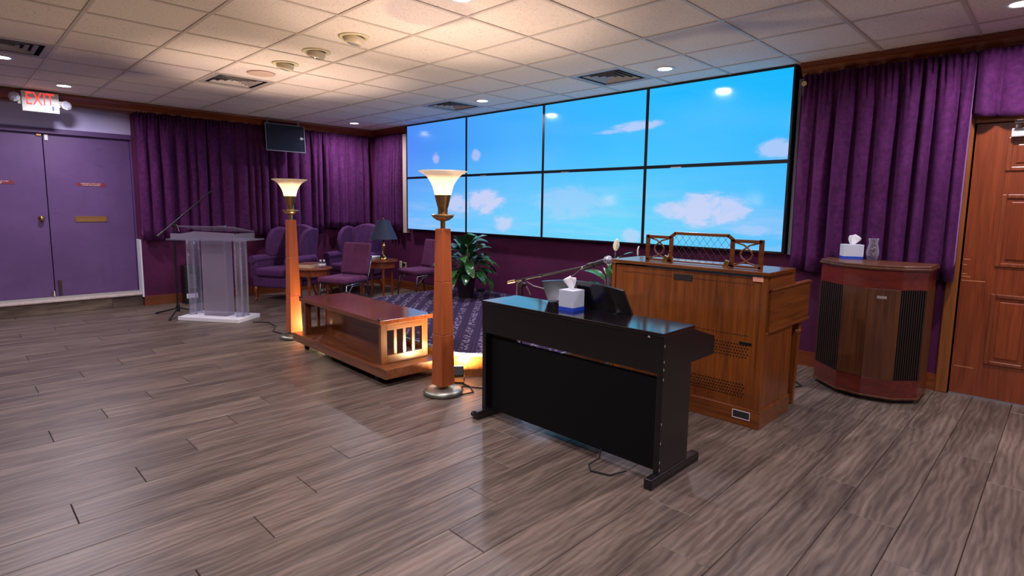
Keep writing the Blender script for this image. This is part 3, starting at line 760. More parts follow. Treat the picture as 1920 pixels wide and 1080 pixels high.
def flood(x, y, ang, label, watts=FLOOD_W, tilt=-30):
    t = thing('floor_flood_light', label, 'flood light', (x, y, 0), ang, 'small black floor flood lights')
    MB().b2((-.05, -.035, 0), (.05, .035, .012)).obj('foot', BLKMET, t)
    MB().b2((-.055, -.03, .03), (-.049, .03, .06)).obj('bracket', BLKMET, t); MB().b2((-.053, -.01, .01), (-.047, .01, .05)).obj('bracket', BLKMET, t); MB().b2((.047, -.01, .01), (.053, .01, .05)).obj('bracket', BLKMET, t)
    h = MB().b2((-.046, -.03, -.03), (.046, .03, .05)).obj('housing', BLACK, t, bevel=.006); h.location = (0, 0, .075); h.rotation_euler = (R(tilt), 0, 0)
    MB().b2((-.040, -.025, .05), (.040, .025, .054)).obj('lens', FLOODE, h)
    l = light('flood_beam', 'AREA', (0, 0, .058), watts, (1.0, 0.74, 0.40), h, shape='RECTANGLE', size=.08, size_y=.05); l.rotation_euler = (R(180), 0, 0)
    return t
flood(-3.36, 2.80, R(50), 'small black floor flood light glowing behind the lamp beside the piano')
flood(-5.50, 2.83, R(176), 'small black floor flood light behind the low wooden table', 13.0, -58)

# ------------------------------------------------------------------ low wooden table on casters
t = thing('low_shelf_table', 'low walnut table with slatted ends and wide tray base on casters', 'table', (-4.47, 2.60, 0), R(-1.6))
def L(lo, hi): return MB().b2(lo, hi)
hx = .745
L((-.86, -.275, .062), (.86, .272, .138)).obj('tray', WALNUTX, t, bevel=.004)
L((-hx, -.25, .464), (hx, .25, .50)).obj('table_top', wood('table_top_veneer', col(96, 46, 26), col(132, 72, 44), axis=0, rough=0.14, coat=0.6), t, bevel=.003)
for s in (-1, 1):
    x0, x1 = (s*(hx-.03), s*hx) if s > 0 else (s*hx, s*(hx-.03))
    xo = s*.69
    a, b_ = xo-.017, xo+.017
    for y0, y1 in ((-.222, -.165), (.165, .222)): L((a, y0, .138), (b_, y1, .464)).obj('end_post', WALNUTZ, t, bevel=.002)
    L((a, -.165, .405), (b_, .165, .464)).obj('end_rail', WALNUTY, t, bevel=.002); L((a, -.165, .138), (b_, .165, .205)).obj('end_rail', WALNUTY, t, bevel=.002)
    for y in (-.085, 0, .085): L((xo-.01, y-.013, .205), (xo+.01, y+.013, .405)).obj('slat', WALNUTZ, t, bevel=.001)
L((-.673, -.01, .138), (.673, .01, .464)).obj('centre_panel', WALNUTX, t)
for x in (-.725, .725):
    for y in (-.238, .238): L((x-.02, y-.012, .50), (x+.02, y+.012, .509)).obj('corner_plate', BLKMET, t, bevel=.002)
for x in (-.66, .66):
    for y in (-.22, .22):
        c = MB().cyl((x, y-.013, .029), (x, y+.013, .029), .029, n=18).obj('caster', RUBBER, t, auto=40)
        MB().b2((x-.016, y-.02, .038), (x+.016, y+.02, .064)).obj('caster_fork', GUN, c)

# ------------------------------------------------------------------ clear lectern
t = thing('acrylic_lectern', 'clear and frosted acrylic lectern on a white base', 'lectern', (-7.235, 2.295, 0), R(34.7))
MB().b2((-.40, -.205, 0.0), (.40, .205, .045)).obj('base', WHITE, t, bevel=.004)
b = MB(); b.prism([(-.15, -.075), (.15, -.075), (.15, .075), (-.15, .075)], .045, .952)
b.obj('centre_panel', FROST, t, bevel=.004, label='frosted centre column')
for s in (-1, 1):
    for y in (-.055, .055):
        c = MB().cyl((s*.315, y, .05), (s*.315, y, .952), .036, n=24, caps=False).obj('column', ACRYL, t, smooth=True, solid=.006, label='clear acrylic tube')
        MB().lathe([(.030, .045), (.045, .045), (.045, .053), (.030, .053)], 24, c=(s*.315, y, 0), closed=True).obj('column_ring', CHROME, c, auto=40)
MB().b2((-.475, -.235, .952), (.475, .235, .968)).obj('shelf', ACRYL, t, bevel=.002)
fp = MB().prism([(-.42, .968), (.40, .968), (.40, 1.045), (-.10, 1.06), (-.28, 1.03), (-.42, 1.03)], -.225, -.213, f=lambda a, b, h: (a, h, b)).obj('front_panel', FROST, t)
MB().b2((.388, -.21, .968), (.40, .16, 1.04)).obj('side_panel', ACRYL, t); MB().b2((-.42, -.21, .968), (-.408, .16, 1.02)).obj('side_panel', ACRYL, t)
tp = MB().box((0, 0, 0), (.70, .40, .012), rot=Matrix.Rotation(R(-9), 3, 'X')); tpo = tp.obj('reading_top', ACRYL, t, bevel=.002); tpo.location = (.04, -.03, 1.085)
MB().box((.18, -.15, .04), (.10, .02, .012)).obj('clip', CHROME, tpo)
cb = MB().tube([(-6.75, 2.5, .006), (-6.6, 2.62, .006), (-6.35, 2.6, .006), (-6.1, 2.47, .006), (-5.9, 2.5, .006), (-5.72, 2.68, .006)], .006).obj('floor_cable', RUBBER, None)
tag(cb, 'thin black cable on the floor running from the lectern to a lamp', 'cable')

# ------------------------------------------------------------------ microphone stands
def mic_stand(name, label, loc, rotz, hgt, boom, legs=.33, lr=90):
    t = thing(name, label, 'microphone stand', loc, rotz)
    MB().cyl((0, 0, .07), (0, 0, hgt), .011, n=12).obj('pole', BLKMET, t, auto=40)
    MB().cyl((0, 0, .05), (0, 0, .13), .022, n=16).obj('leg_hub', BLACK, t, auto=40)
    for k in range(3):
        a = R(lr+120*k); MB().tube([(.02*math.cos(a), .02*math.sin(a), .09), (legs*.5*math.cos(a), legs*.5*math.sin(a), .05), (legs*math.cos(a), legs*math.sin(a), .012)], [.009, .009, .009]).obj('leg', BLKMET, t)
        MB().lathe([(0, 0), (.016, 0), (.016, .018), (0, .022)], 10, c=(legs*math.cos(a), legs*math.sin(a), 0)).obj('foot_cap', RUBBER, t, smooth=True)
    MB().cyl((0, -.018, hgt-.005), (0, .03, hgt-.005), .020, n=16).obj('clutch', BLKMET, t, auto=40)
    MB().tube([(0, .035, hgt-.0), (.03, .045, hgt-.05), (.05, .045, hgt-.085)], .006).obj('clutch_handle', CHROME, t)
    p0, p1 = Vector(boom[0]), Vector(boom[1])
    MB().cyl(p0, p1, .008, n=12).obj('boom', BLKMET, t, auto=40)
    d = (p1-p0).normalized(); MB().cyl(p0-d*.005, p0+d*.075, .014, n=14).obj('counterweight', BRASSD if 'piano' in label else BLACK, t, auto=40)
    MB().cyl(p0+(p1-p0)*.42, p0+(p1-p0)*.46, .012, n=12).obj('boom_collar', BLKMET, t, auto=40)
    return t
mic_stand('microphone_stand', 'black boom microphone stand without microphone behind the clear lectern', (-7.77, 1.99, 0), 0, 1.12, ((-.0, -.17, .985), (0.0, .45, 1.535)))
t2 = mic_stand('microphone_stand', 'boom microphone stand holding a microphone behind the black piano', (-2.97, 3.11, 0), R(0), .80, ((-.14, .0, .80), (.60, 0.02, .985)), legs=.23, lr=75)
# microphone held in the boom end
m0 = Vector((-2.97+.60, 3.13, .985)); md = Vector((.26, -.02, .085)).normalized()
t = thing('microphone', 'handheld vocal microphone with silver mesh head above the piano', 'microphone', m0-md*.03)
o_ = t.location; e = m0+md*.17
MB().cyl(m0-md*.03, e, .0125, .019, n=16).obj('body', plain('mic_body', col(60, 60, 66), 0.35, metal=0.5), t, o_, auto=40)
MB().cyl(m0-md*.055, m0-md*.025, .0125, n=14).obj('connector', CHROME, t, o_, auto=40)
q = md.to_track_quat('Z', 'Y').to_matrix()
b = MB().lathe([(.019, 0), (.027, .012), (.029, .028), (.024, .045), (.012, .055), (0, .057)], 20)
for v in b.bm.verts: v.co = q @ v.co + e
b.obj('mesh_head', plain('mic_mesh', col(176, 176, 184), 0.45, metal=0.7, var=0.25, vscale=400), t, o_, smooth=True)
b = MB().lathe([(.027, .027), (.0305, .027), (.0305, .034), (.027, .034)], 20, closed=True)
for v in b.bm.verts: v.co = q @ v.co + e
b.obj('head_band', CHROME, t, o_)
MB().cyl(m0+md*.01, m0+md*.07, .019, n=16).obj('clip_sleeve', BLACK, t, o_, auto=40)
cb = MB().tube([m0-md*.05, m0-md*.12+Vector((0, 0, -.03)), (-2.62, 3.13, .83), (-2.75, 3.12, .79), (-2.86, 3.12, .80), (-2.97, 3.13, .835), (-3.03, 3.12, .80), (-3.03, 3.11, .4), (-3.06, 3.14, .02)], .0035).obj('microphone_cable', plain('cable_grey', col(110, 110, 116), 0.5), None)
tag(cb, 'thin grey microphone cable looping back to the stand behind the piano', 'cable')

# ------------------------------------------------------------------ upholstered seating
def wing_chair(loc, ang, label):
    t = thing('wing_chair', label, 'armchair', (loc[0], loc[1], 0), R(ang+90), 'purple wing chairs')
    # local: front is -y
    MB().b2((-.32, -.33, .20), (.32, .30, .36)).obj('seat_base', UPH, t, bevel=.03, seg=3)
    c = MB().b2((-.262, -.365, .355), (.262, .22, .475)); c.obj('seat_cushion', UPH, t, bevel=.045, seg=4, auto=40)
    tiltm = Matrix.Rotation(R(-9), 3, 'X')
    top = []
    for i in range(13):
        u = -1+2*i/12; top.append((u*.285, 1.0+.085*math.cos(u*math.pi/2)**1.2))
    poly = [(-.25, .30), (.25, .30)]+list(reversed(top))
    b = MB().prism(poly, .0, .12, f=lambda a, b_, h: (a, h, b_))
    for v in b.bm.verts:
        k = v.co.z-.36; v.co.y += .19+.13*k
    b.obj('back', UPH, t, bevel=.03, seg=3, auto=50)
    for s in (-1, 1):
        # wing: side profile in y-z
        prof = [(.24, .60), (-.04, .60), (-.075, .70), (-.06, .84), (-.01, .95), (.08, 1.02), (.20, 1.045), (.33, 1.03), (.30, .80)]
        b = MB().prism(prof, s*.265, s*.335, f=lambda a, b_, h: (h, a, b_)); b.obj('wing', UPH, t, bevel=.025, seg=3, auto=50)
        b = MB().b2((s*.27 if s > 0 else -.37, -.32, .30), (.37 if s > 0 else -.27, .26, .585)); b.obj('arm', UPH, t, bevel=.02, seg=3, auto=50)
        MB().cyl((s*.325, -.335, .585), (s*.325, .22, .595), .062, n=20).obj('arm_roll', UPH, t, bevel=.012, auto=50)
        MB().tube([(s*.27, -.285, .21), (s*.285, -.31, .15), (s*.275, -.30, .08), (s*.275, -.305, .03), (s*.28, -.325, .012), (s*.28, -.33, .0)], [.034, .030, .018, .014, .022, .022], n=10).obj('leg', REDWOOD, t, smooth=True)
        MB().tube([(s*.27, .25, .22), (s*.27, .28, .1), (s*.27, .32, 0)], [.022, .019, .016], n=8).obj('leg', REDWOOD, t, smooth=True)
    return t
wing_chair((-8.15, 3.53), -66, 'purple upholstered wing chair beside the round side table, nearest the lectern')
wing_chair((-8.12, 4.66), -64, 'purple upholstered wing chair between the round side table and the table lamp')
def stack_chair(loc, ang, label):
    t = thing('stacking_chair', label, 'chair', (loc[0], loc[1], 0), R(ang+90), 'burgundy stacking chairs')
    b = MB().b2((-.225, -.25, .395), (.225, .21, .47)); b.obj('seat', UPH2, t, bevel=.032, seg=4, auto=40)
    b = MB().b2((-.22, -.028, .0), (.22, .03, .42)); o = b.obj('backrest', UPH2, t, bevel=.028, seg=4, auto=40); o.location = (0, .215, .475); o.rotation_euler = (R(-12), 0, 0)
    for s in (-1, 1):
        MB().tube([(s*.20, -.17, .40), (s*.205, -.20, .37), (s*.21, -.225, .20), (s*.215, -.235, 0)], .011).obj('leg', GUN, t, smooth=True)
        MB().tube([(s*.215, .30, .72), (s*.215, .245, .50), (s*.215, .20, .40), (s*.215, .215, .34), (s*.215, .25, .15), (s*.215, .275, 0)], .011).obj('leg', GUN, t, smooth=True)
        MB().tube([(s*.205, -.20, .375), (s*.212, .0, .385), (s*.215, .20, .385)], .010).obj('seat_rail', GUN, t, smooth=True)
        MB().tube([(s*.21, -.223, .22), (s*.213, -.10, .36), (s*.214, .1, .36), (s*.215, .235, .22)], .008).obj('side_brace', GUN, t, smooth=True)
    MB().tube([(-.215, .24, .2), (.215, .24, .2)], .009).obj('stretcher', GUN, t)
    return t
stack_chair((-6.66, 3.63), -68, 'burgundy padded stacking chair beside the round side table, back to the low table')
stack_chair((-6.80, 4.93), -88, 'burgundy padded stacking chair between the lamp table and the potted plant')

# ------------------------------------------------------------------ side tables and their things
def side_table(loc, rx, ry, h, label, rotz=0.0):
    t = thing('side_table', label, 'side table', (loc[0], loc[1], 0), rotz)
    N = 40
    ell = lambda kx, z: [(rx*kx*math.cos(2*math.pi*i/N), ry*kx*math.sin(2*math.pi*i/N)) for i in range(N)]
    b = MB(); b.prism(ell(1.0, 0), h-.022, h-.006); b.prism(ell(.975, 0), h-.006, h); b.obj('table_top', REDWOOD, t, auto=40, bevel=.002)
    MB().prism(ell(.86, 0), h-.11, h-.022).obj('apron', REDWOOD, t, auto=40)
    for a in (45, 135, 225, 315):
        x, y = rx*.72*math.cos(R(a)), ry*.72*math.sin(R(a))
        MB().tube([(x, y, h-.03), (x*1.02, y*1.02, h-.14), (x*1.0, y*1.0, h-.17), (x*1.02, y*1.02, h-.20), (x*1.06, y*1.06, .02), (x*1.06, y*1.06, 0)], [.026, .024, .019, .022, .013, .012], n=10).obj('leg', REDWOOD, t, smooth=True)
    return t
T1 = (-7.38, 3.57, .525); T2 = (-7.12, 4.42, .605)
side_table(T1[:2], .25, .25, T1[2], 'round cherry side table with a book and bottles beside the wing chair')
side_table(T2[:2], .30, .25, T2[2], 'oval cherry side table carrying the navy-shaded lamp', R(30))
def book(name, label, c, s, rz, mat, z):
    t = thing(name, label, 'book', (c[0], c[1], z), R(rz))
    MB().b2((-s[0]/2, -s[1]/2, .0), (s[0]/2, s[1]/2, .003)).obj('cover', mat, t); MB().b2((-s[0]/2, -s[1]/2, s[2]-.003), (s[0]/2, s[1]/2, s[2])).obj('cover', mat, t)
    MB().b2((-s[0]/2, -s[1]/2, .003), (-s[0]/2+.004, s[1]/2, s[2]-.003)).obj('spine', mat, t)
    MB().b2((-s[0]/2+.004, -s[1]/2+.004, .003), (s[0]/2-.006, s[1]/2-.004, s[2]-.003)).obj('pages', plain('page_edges', col(206, 180, 150), 0.8), t)
    return t
book('book', 'thick book with brown cover lying on the round side table', (-7.45, 3.53), (.24, .30, .055), 38, plain('book_cover', col(112, 56, 44), 0.5), T1[2])
for k, (x, y) in enumerate(((-7.285, 3.63), (-7.26, 3.668))):
    t = thing('bottle', 'small clear bottle with white cap on the round side table', 'bottle', (x, y, T1[2]), 0, 'small bottles on the side table')
    MB().lathe([(0, 0), (.022, 0), (.024, .006), (.024, .065), (.012, .082), (.011, .088), (0, .088)], 18).obj('body', mat_clear('bottle_plastic%d' % k, (.85, .85, .95, 1), .45), t, smooth=True)
    MB().lathe([(.0245, .02), (.0247, .02), (.0247, .055), (.0245, .055)], 18, closed=True).obj('label_band', WHITE, t, smooth=True)
    MB().lathe([(0, .086), (.014, .086), (.014, .11), (0, .11)], 14).obj('cap', WHITE, t, auto=40)
ob = book('book', 'dark closed book lying under the navy-shaded lamp', (-7.20, 4.33), (.20, .26, .03), 20, plain('book_cover_dark', col(40, 34, 44), 0.5), T2[2])
pp = MB().box((0, 0, .006), (.21, .28, .012)).obj('paper_stack', PAPER, None); pp.location = (-7.22, 4.35, T2[2]+.03); pp.rotation_euler = (0, 0, R(32)); tag(pp, 'stack of white papers on the dark book on the oval side table', 'papers')
t = thing('table_lamp', 'brass table lamp with tapered navy shade on the oval side table', 'table lamp', (-7.03, 4.47, T2[2]))
MB().lathe([(0, 0), (.055, 0), (.058, .01), (.045, .03), (.028, .05), (.016, .06), (.014, .075), (.02, .10), (.026, .19), (.03, .21), (.016, .225), (.022, .245), (.014, .262), (.008, .28), (.008, .34), (0, .34)], 24).obj('stem', BRASS, t, smooth=True)
MB().lathe([(.197, .30), (.199, .30), (.082, .575), (.080, .575)], 40, closed=True).obj('shade', NAVY, t, auto=40, label='navy tapered fabric shade')
MB().tube([(-.08, 0, .57), (0, 0, .575), (.08, 0, .57)], .003).obj('shade_spider', BRASS, t)
MB().lathe([(0, .572), (.008, .574), (.006, .588), (.009, .596), (0, .604)], 12).obj('finial', BRASS, t, smooth=True)

# ------------------------------------------------------------------ plants
def leaf_mesh(L_, W_, bend, fold=.25, n=8):
    pts = []
    for i in range(n+1):
        u = i/n; ww = W_*math.sin(math.pi*min(1, u*.93+.04))**.8*(1-.25*u); ang = bend*u
        y = L_*(math.sin(ang)/bend if abs(bend) > 1e-3 else u); z = -L_*((1-math.cos(ang))/bend if abs(bend) > 1e-3 else 0)
        pts.append([(-ww, y, z+ww*fold), (-ww*.5, y, z+ww*fold*.35), (0, y, z-.0), (ww*.5, y, z+ww*fold*.35), (ww, y, z+ww*fold)])
    return MB().grid(pts).mesh('leaf', LEAF, True)
LEAVES = [leaf_mesh(.26, .072, 1.0), leaf_mesh(.30, .082, 1.3), leaf_mesh(.23, .066, .6), leaf_mesh(.27, .076, 1.6)]
def leafy(name, label, loc, pot_r, pot_h, n, seed, hmin, hmax, spread, pot=True):
    rnd = random.Random(seed); t = thing(name, label, 'potted plant', loc)
    if pot:
        MB().lathe([(0, 0), (pot_r*.78, 0), (pot_r, pot_h), (pot_r*1.03, pot_h), (pot_r*1.03, pot_h-.03), (pot_r*.93, pot_h-.03), (pot_r*.9, pot_h-.04), (0, pot_h-.04)], 28).obj('pot', plain('dark_pot', col(34, 22, 26), 0.4), t, auto=40)
    for i in range(n):
        a = i*2.4+rnd.uniform(-.3, .3); k = (i+.5)/n; h = hmin+(hmax-hmin)*(1-k)*rnd.uniform(.85, 1.1); rr = spread*(.12+.62*k)*rnd.uniform(.8, 1.1)
        base = Vector((.03*math.cos(a), .03*math.sin(a), pot_h-.05)); tip = Vector((rr*math.cos(a), rr*math.sin(a), h))
        mid = (base+tip)/2+Vector((-.15*rr*math.cos(a), -.15*rr*math.sin(a), .06))
        st = MB().tube([base, mid, tip], [.005, .004, .003], n=5).obj('stem', LEAF, t, smooth=True)
        o = bpy.data.objects.new('leaf', LEAVES[i % 4]); C.objects.link(o); o.parent = t
        o.location = tip; el = 1.1-1.2*k+rnd.uniform(-.15, .15)
        o.rotation_euler = (el, rnd.uniform(-.4, .4), a-math.pi/2); s = rnd.uniform(.8, 1.15); o.scale = (s, s, s)
    return t
leafy('potted_plant', 'bushy potted peace lily with broad glossy leaves beside the stacking chair', (-5.60, 4.80, PZ), .125, .26, 64, 3, .30, .70, .38)
pz = leafy('peace_lily', 'flowering peace lily with white blooms standing on the stage behind the organ', (-3.03, 4.36, PZ), .10, .24, 16, 5, .34, .62, .20)
for (x, y, z, rz, s) in ((.04, .02, .80, .6, 1.0), (.27, .03, .765, 2.0, .8), (-.035, .02, .655, 1.2, .8)):
    MB().tube([(.01*s, 0, .2), (x*.6, y*.6, z*.6), (x, y, z)], .004, n=6).obj('flower_stem', LEAF, pz, smooth=True)
    pts = []
    for i in range(7):
        u = i/6; ww = .034*math.sin(math.pi*min(1, u*.9+.08))**.7*(1-.3*u); pts.append([(-ww, .02*math.sin(u*2), u*.11), (0, -.012+.02*math.sin(u*2), u*.11), (ww, .02*math.sin(u*2), u*.11)])
    f = MB().grid(pts).obj('spathe', SPATHE, pz, smooth=True, solid=.0015); f.location = (x, y, z); f.rotation_euler = (.2, .1, rz); f.scale = (s, s, s)
    MB().cyl((0, -.004, .0), (0, .004, .055), .006, .004, n=8).obj('spadix', OFFW, f)

# ------------------------------------------------------------------ digital piano
t = thing('digital_piano', 'black digital piano seen from behind with its rest panel raised', 'piano', (-2.03, 2.62, 0)); o_ = t.location
P0, P1 = -2.69, -1.37
def PB(lo, hi, name, mat=BLACKW, bevel=.003, **k): return MB().b2(lo, hi).obj(name, mat, t, o_, bevel=bevel, **k)
PB((P0, 2.44, .764), (P1, 2.765, .784), 'top_lid', wood('ebony_gloss', col(14, 10, 12), col(24, 17, 19), axis=0, rough=0.12, coat=0.6))
PB((P0, 2.447, .575), (P1, 2.462, .764), 'rear_board', BLACKW)
PB((P0+.025, 2.462, .60), (P1-.025, 2.76, .763), 'case', BLACKM, 0)
PB((P0+.02, 2.74, .59), (P1-.02, 3.0, .66), 'key_bed', BLACKW)
for s, x0, x1 in ((0, P0, P0+.032), (1, P1-.032, P1)):
    b = MB().prism([(2.462, .585), (3.005, .585), (3.005, .69), (2.95, .705), (2.80, .75), (2.765, .764), (2.462, .764)], x0, x1, f=lambda a, b_, h: (h, a, b_)); b.obj('cheek', BLACKW, t, o_, bevel=.002)
    PB((x0, 2.45, .05), (x1, 2.745, .586), 'side_panel', BLACKW)
    f = PB((x0-.008, 2.375, 0), (x1+.008, 2.875, .054), 'foot', BLACKW, .008)
    if s == 0:
        MB().cyl((x0-.035, 2.40, .022), (x0-.008, 2.40, .022), .018, n=14).obj('leveller', BLACK, f, o_)
PB((P0+.06, 2.485, .055), (P1-.032, 2.50, .545), 'rear_panel', BLACKM)
PB((P0+.032, 2.50, .05), (P0+.062, 2.52, .58), 'batten', BLACKW, 0)
wk = plain('white_keys', col(226, 224, 216), 0.3)
MB().b2((P0+.04, 2.84, .66), (P1-.04, 2.985, .675)).obj('keyboard', wk, t, o_)
b = MB()
for i in range(52):
    if i % 7 in (0, 1, 3, 4, 5): x = P0+.05+(i+1)*(P1-P0-.1)/52; b.b2((x-.006, 2.84, .675), (x+.006, 2.93, .686))
stuff(b.obj('black_keys', BLACK, t, o_))
PB((-2.22, 2.56, .06), (-1.84, 2.66, .13), 'pedal_box', BLACKM)
for x in (-2.11, -2.03, -1.95): PB((x-.012, 2.66, .075), (x+.012, 2.74, .085), 'pedal', BRASSD)
# rest panel
N = 14; poly = [(-2.365, .0), (-1.735, .0)]
for i in range(N+1):
    u = 1-i/N; x = -2.40+u*.62; poly.append((x, .135+.042*math.sin(math.pi*(.12+u*.80))-.015*(1-u)))
b = MB().prism(poly, -.008, .008, f=lambda a, b_, h: (a, h, b_))
mr = Matrix.Rotation(R(14), 3, 'X')
for v in b.bm.verts: v.co = Vector((v.co.x, 0, 0)) + mr @ Vector((0, v.co.y, v.co.z)) + Vector((0, 2.735, .785))
rp = b.obj('music_rest', plain('rest_gloss', col(22, 18, 20), 0.25, coat=0.5), t, o_)
for x in (-2.31, -1.83):
    MB().b2((x-.014, 2.70, .783), (x+.014, 2.728, .79)).obj('hinge', GUN, rp, o_); MB().box((x, 2.722, .803), (.026, .003, .036), rot=Matrix.Rotation(R(14), 3, 'X')).obj('hinge', GUN, rp, o_)
cap = plain('screw_cap_cream', col(200, 186, 160), 0.5)
for z in (.72, .64, .60, .55, .32, .22, .12, .08): MB().b2((P1-.001, 2.455, z-.006), (P1+.0008, 2.459, z+.006)).obj('screw_cap', cap, t, o_)
MB().prism([(-1.462, .752), (-1.446, .752), (-1.454, .764)], 2.4464, 2.4472, f=lambda a, b_, h: (a, h, b_)).obj('mark_triangle', SIGNT, t, o_)
MB().tube([(-1.55, 2.44, .02), (-1.60, 2.36, .006), (-1.70, 2.33, .006), (-1.75, 2.38, .006), (-1.74, 2.46, .02), (-1.74, 2.48, .07)], .0045).obj('power_cord', RUBBER, t, o_)

# tissue box on the piano
def tissue_box(loc, rz, s, h, label, lean=1):
    t = thing('tissue_box', label, 'tissue box', loc, R(rz))
    MB().b2((-s[0]/2, -s[1]/2, h*.17), (s[0]/2, s[1]/2, h)).obj('carton', CARDB, t, bevel=.0015)
    MB().b2((-s[0]/2-.0003, -s[1]/2-.0003, 0), (s[0]/2+.0003, s[1]/2+.0003, h*.17)).obj('blue_band', BLUEC, t)
    pts = []
    for i in range(9):
        u = i/8; hh = u*.085; wd = .012+.034*math.sin(u*1.9); row = []
        for j in range(9):
            v = -1+2*j/8
            row.append((v*wd-.022*u*lean, .010*math.sin(v*5+u*2)*(.4+u), h-.004+hh*(1-.25*abs(v)*u)+.012*u*v*lean))
        pts.append(row)
    MB().grid(pts).obj('tissue', PAPER, t, smooth=True, solid=.0008)
    return t
tissue_box((-2.085, 2.615, .784), 2, (.108, .108), .122, 'grey and blue cube tissue box on the black piano')

# ------------------------------------------------------------------ organ
t = thing('organ', 'wooden spinet organ seen from behind with perforated back panel', 'organ', (-1.88, 3.85, 0)); o_ = t.location
G0, G1 = -2.46, -1.31
def OB(lo, hi, name, mat=ORG, bevel=.003, **k): return MB().b2(lo, hi).obj(name, mat, t, o_, bevel=bevel, **k)
OB((G0-.008, 3.558, 0), (G1+.008, 4.085, .118), 'plinth', ORGX)
OB((G0+.03, 3.574, .118), (G1-.035, 3.59, .97), 'back_panel', ORG)
for x0, x1 in ((G0, G0+.03), (G1-.035, G1)):
    OB((x0, 3.566, .118), (x1, 3.60, .985), 'stile', ORG)
for x0, x1 in ((G0, G0+.022), (G1-.022, G1)): OB((x0, 3.60, .118), (x1, 4.07, .62), 'side_panel', ORG)
OB((G0+.022, 4.05, .118), (G1-.022, 4.07, .62), 'knee_panel', ORG)
for x0, x1 in ((G0-.004, G0+.022), (G1-.022, G1+.004)):
    OB((x0, 3.64, .625), (x1, 4.37, .885), 'cheek', ORGY)
    OB((x0-.006, 3.64, .612), (x1+.006, 4.385, .628), 'cheek_rail', ORGY); OB((x0-.006, 3.64, .883), (x1+.006, 4.385, .897), 'cheek_rail', ORGY)
    MB().prism([(3.60, .89), (4.07, .89), (4.04, .93), (4.03, .985), (3.60, .985)], x0, x1, f=lambda a, b_, h: (h, a, b_)).obj('upper_side', ORGY, t, o_, bevel=.002)
OB((G0+.022, 3.60, .62), (G1-.022, 4.36, .66), 'key_shelf', ORGX)
OB((G0+.022, 3.60, .66), (G1-.022, 3.98, .97), 'case', ORGX)
OB((G0+.05, 4.10, .70), (G1-.05, 4.33, .72), 'lower_manual', wk); OB((G0+.05, 3.98, .78), (G1-.05, 4.14, .80), 'upper_manual', wk)
OB((G0-.012, 3.55, .985), (G1+.018, 4.0, 1.008), 'top', ORGX)
for x in (G0+.035, G1-.035):
    MB().box((x, 4.25, .305), (.034, .034, .61), taper=1.65).obj('leg', ORG, t, o_, bevel=.002); MB().lathe([(.02, .52), (.036, .53), (.036, .55), (.02, .56)], 16, c=(x, 4.25, 0), closed=True).obj('leg_collar', ORG, t, o_, smooth=True)
hole = BLACK; b = MB()
def holes(x0, x1, z0, z1, nx, nz, r=.0045, zs=.0):
    for j in range(nz):
        for i in range(nx):
            x = x0+(x1-x0)*(i+(.5 if j % 2 else 0))/nx; z = z0+((z1-z0)*j/max(1, nz-1)); b.cyl((x, 3.5735, z), (x, 3.5745, z), r, n=6)
holes(-2.36, -1.95, .922, .922, 26, 1); holes(-1.81, -1.385, .922, .922, 26, 1); holes(-2.36, -1.40, .588, .588, 60, 1); holes(-2.36, -1.40, .445, .525, 50, 5, .006); holes(-2.36, -1.41, .185, .265, 50, 5, .006)
stuff(b.obj('vent_holes', hole, t, o_))
OB((-1.95, 3.5715, .90), (-1.81, 3.575, .945), 'nameplate', plain('bronze_plate', col(54, 50, 48), 0.4, metal=.5), .001)
OB((-1.465, 3.5715, .528), (-1.385, 3.575, .548), 'cable_slot', BLACK, .001)
OB((-1.475, 3.5555, .045), (-1.36, 3.559, .10), 'rating_label', plain('label_dark', col(40, 40, 42), 0.5), 0)
b = MB(); 
for lo, hi in (((-1.475, .045), (-1.36, .05)), ((-1.475, .095), (-1.36, .10)), ((-1.475, .05), (-1.471, .095)), ((-1.364, .05), (-1.36, .095))): b.b2((lo[0], 3.5545, lo[1]), (hi[0], 3.556, hi[1]))
b.obj('label_border', SIGNT, t, o_)
OB((-1.40, 3.5645, .945), (-1.335, 3.5665, .975), 'price_sticker', plain('sticker_salmon', col(222, 150, 120), 0.6), 0)
# music rack of the organ
rk = MB(); RY = 3.70
def rbar(x0, z0, x1, z1, w_=.022, d_=.014): 
    p = Vector((x0, RY, z0)); q_ = Vector((x1, RY, z1)); d = (q_-p); a = math.atan2(d.z, d.x); rk.box(((x0+x1)/2, RY, (z0+z1)/2), (d.length+w_*.6, d_, w_), rot=Matrix.Rotation(-a, 3, 'Y'))
rbar(-2.24, 1.01, -2.24, 1.19, .03); rbar(-1.41, 1.01, -1.41, 1.19, .03); rbar(-2.05, 1.01, -2.05, 1.185, .028); rbar(-1.60, 1.01, -1.60, 1.185, .028)
rbar(-2.24, 1.185, -2.06, 1.185); rbar(-1.59, 1.185, -1.41, 1.185); rbar(-2.06, 1.185, -2.02, 1.215); rbar(-2.02, 1.217, -1.63, 1.217); rbar(-1.63, 1.215, -1.59, 1.185); rbar(-2.24, 1.018, -2.05, 1.018, .016); rbar(-1.60, 1.018, -1.41, 1.018, .016); rbar(-2.05, 1.018, -1.60, 1.018, .012)
rack = rk.obj('music_rack', ORGX, t, o_, bevel=.002)
for cx in (-2.145, -1.505):
    for s in (-1, 1):
        pts = [(cx+s*.085, RY, 1.178), (cx+s*.02, RY, 1.16), (cx-s*.028, RY, 1.125), (cx-s*.04, RY, 1.10), (cx-s*.028, RY, 1.072), (cx+s*.02, RY, 1.042), (cx+s*.085, RY, 1.026)]
        MB().tube(pts, .006, n=6).obj('scroll', ORGX, rack, o_, smooth=True)
b = MB()
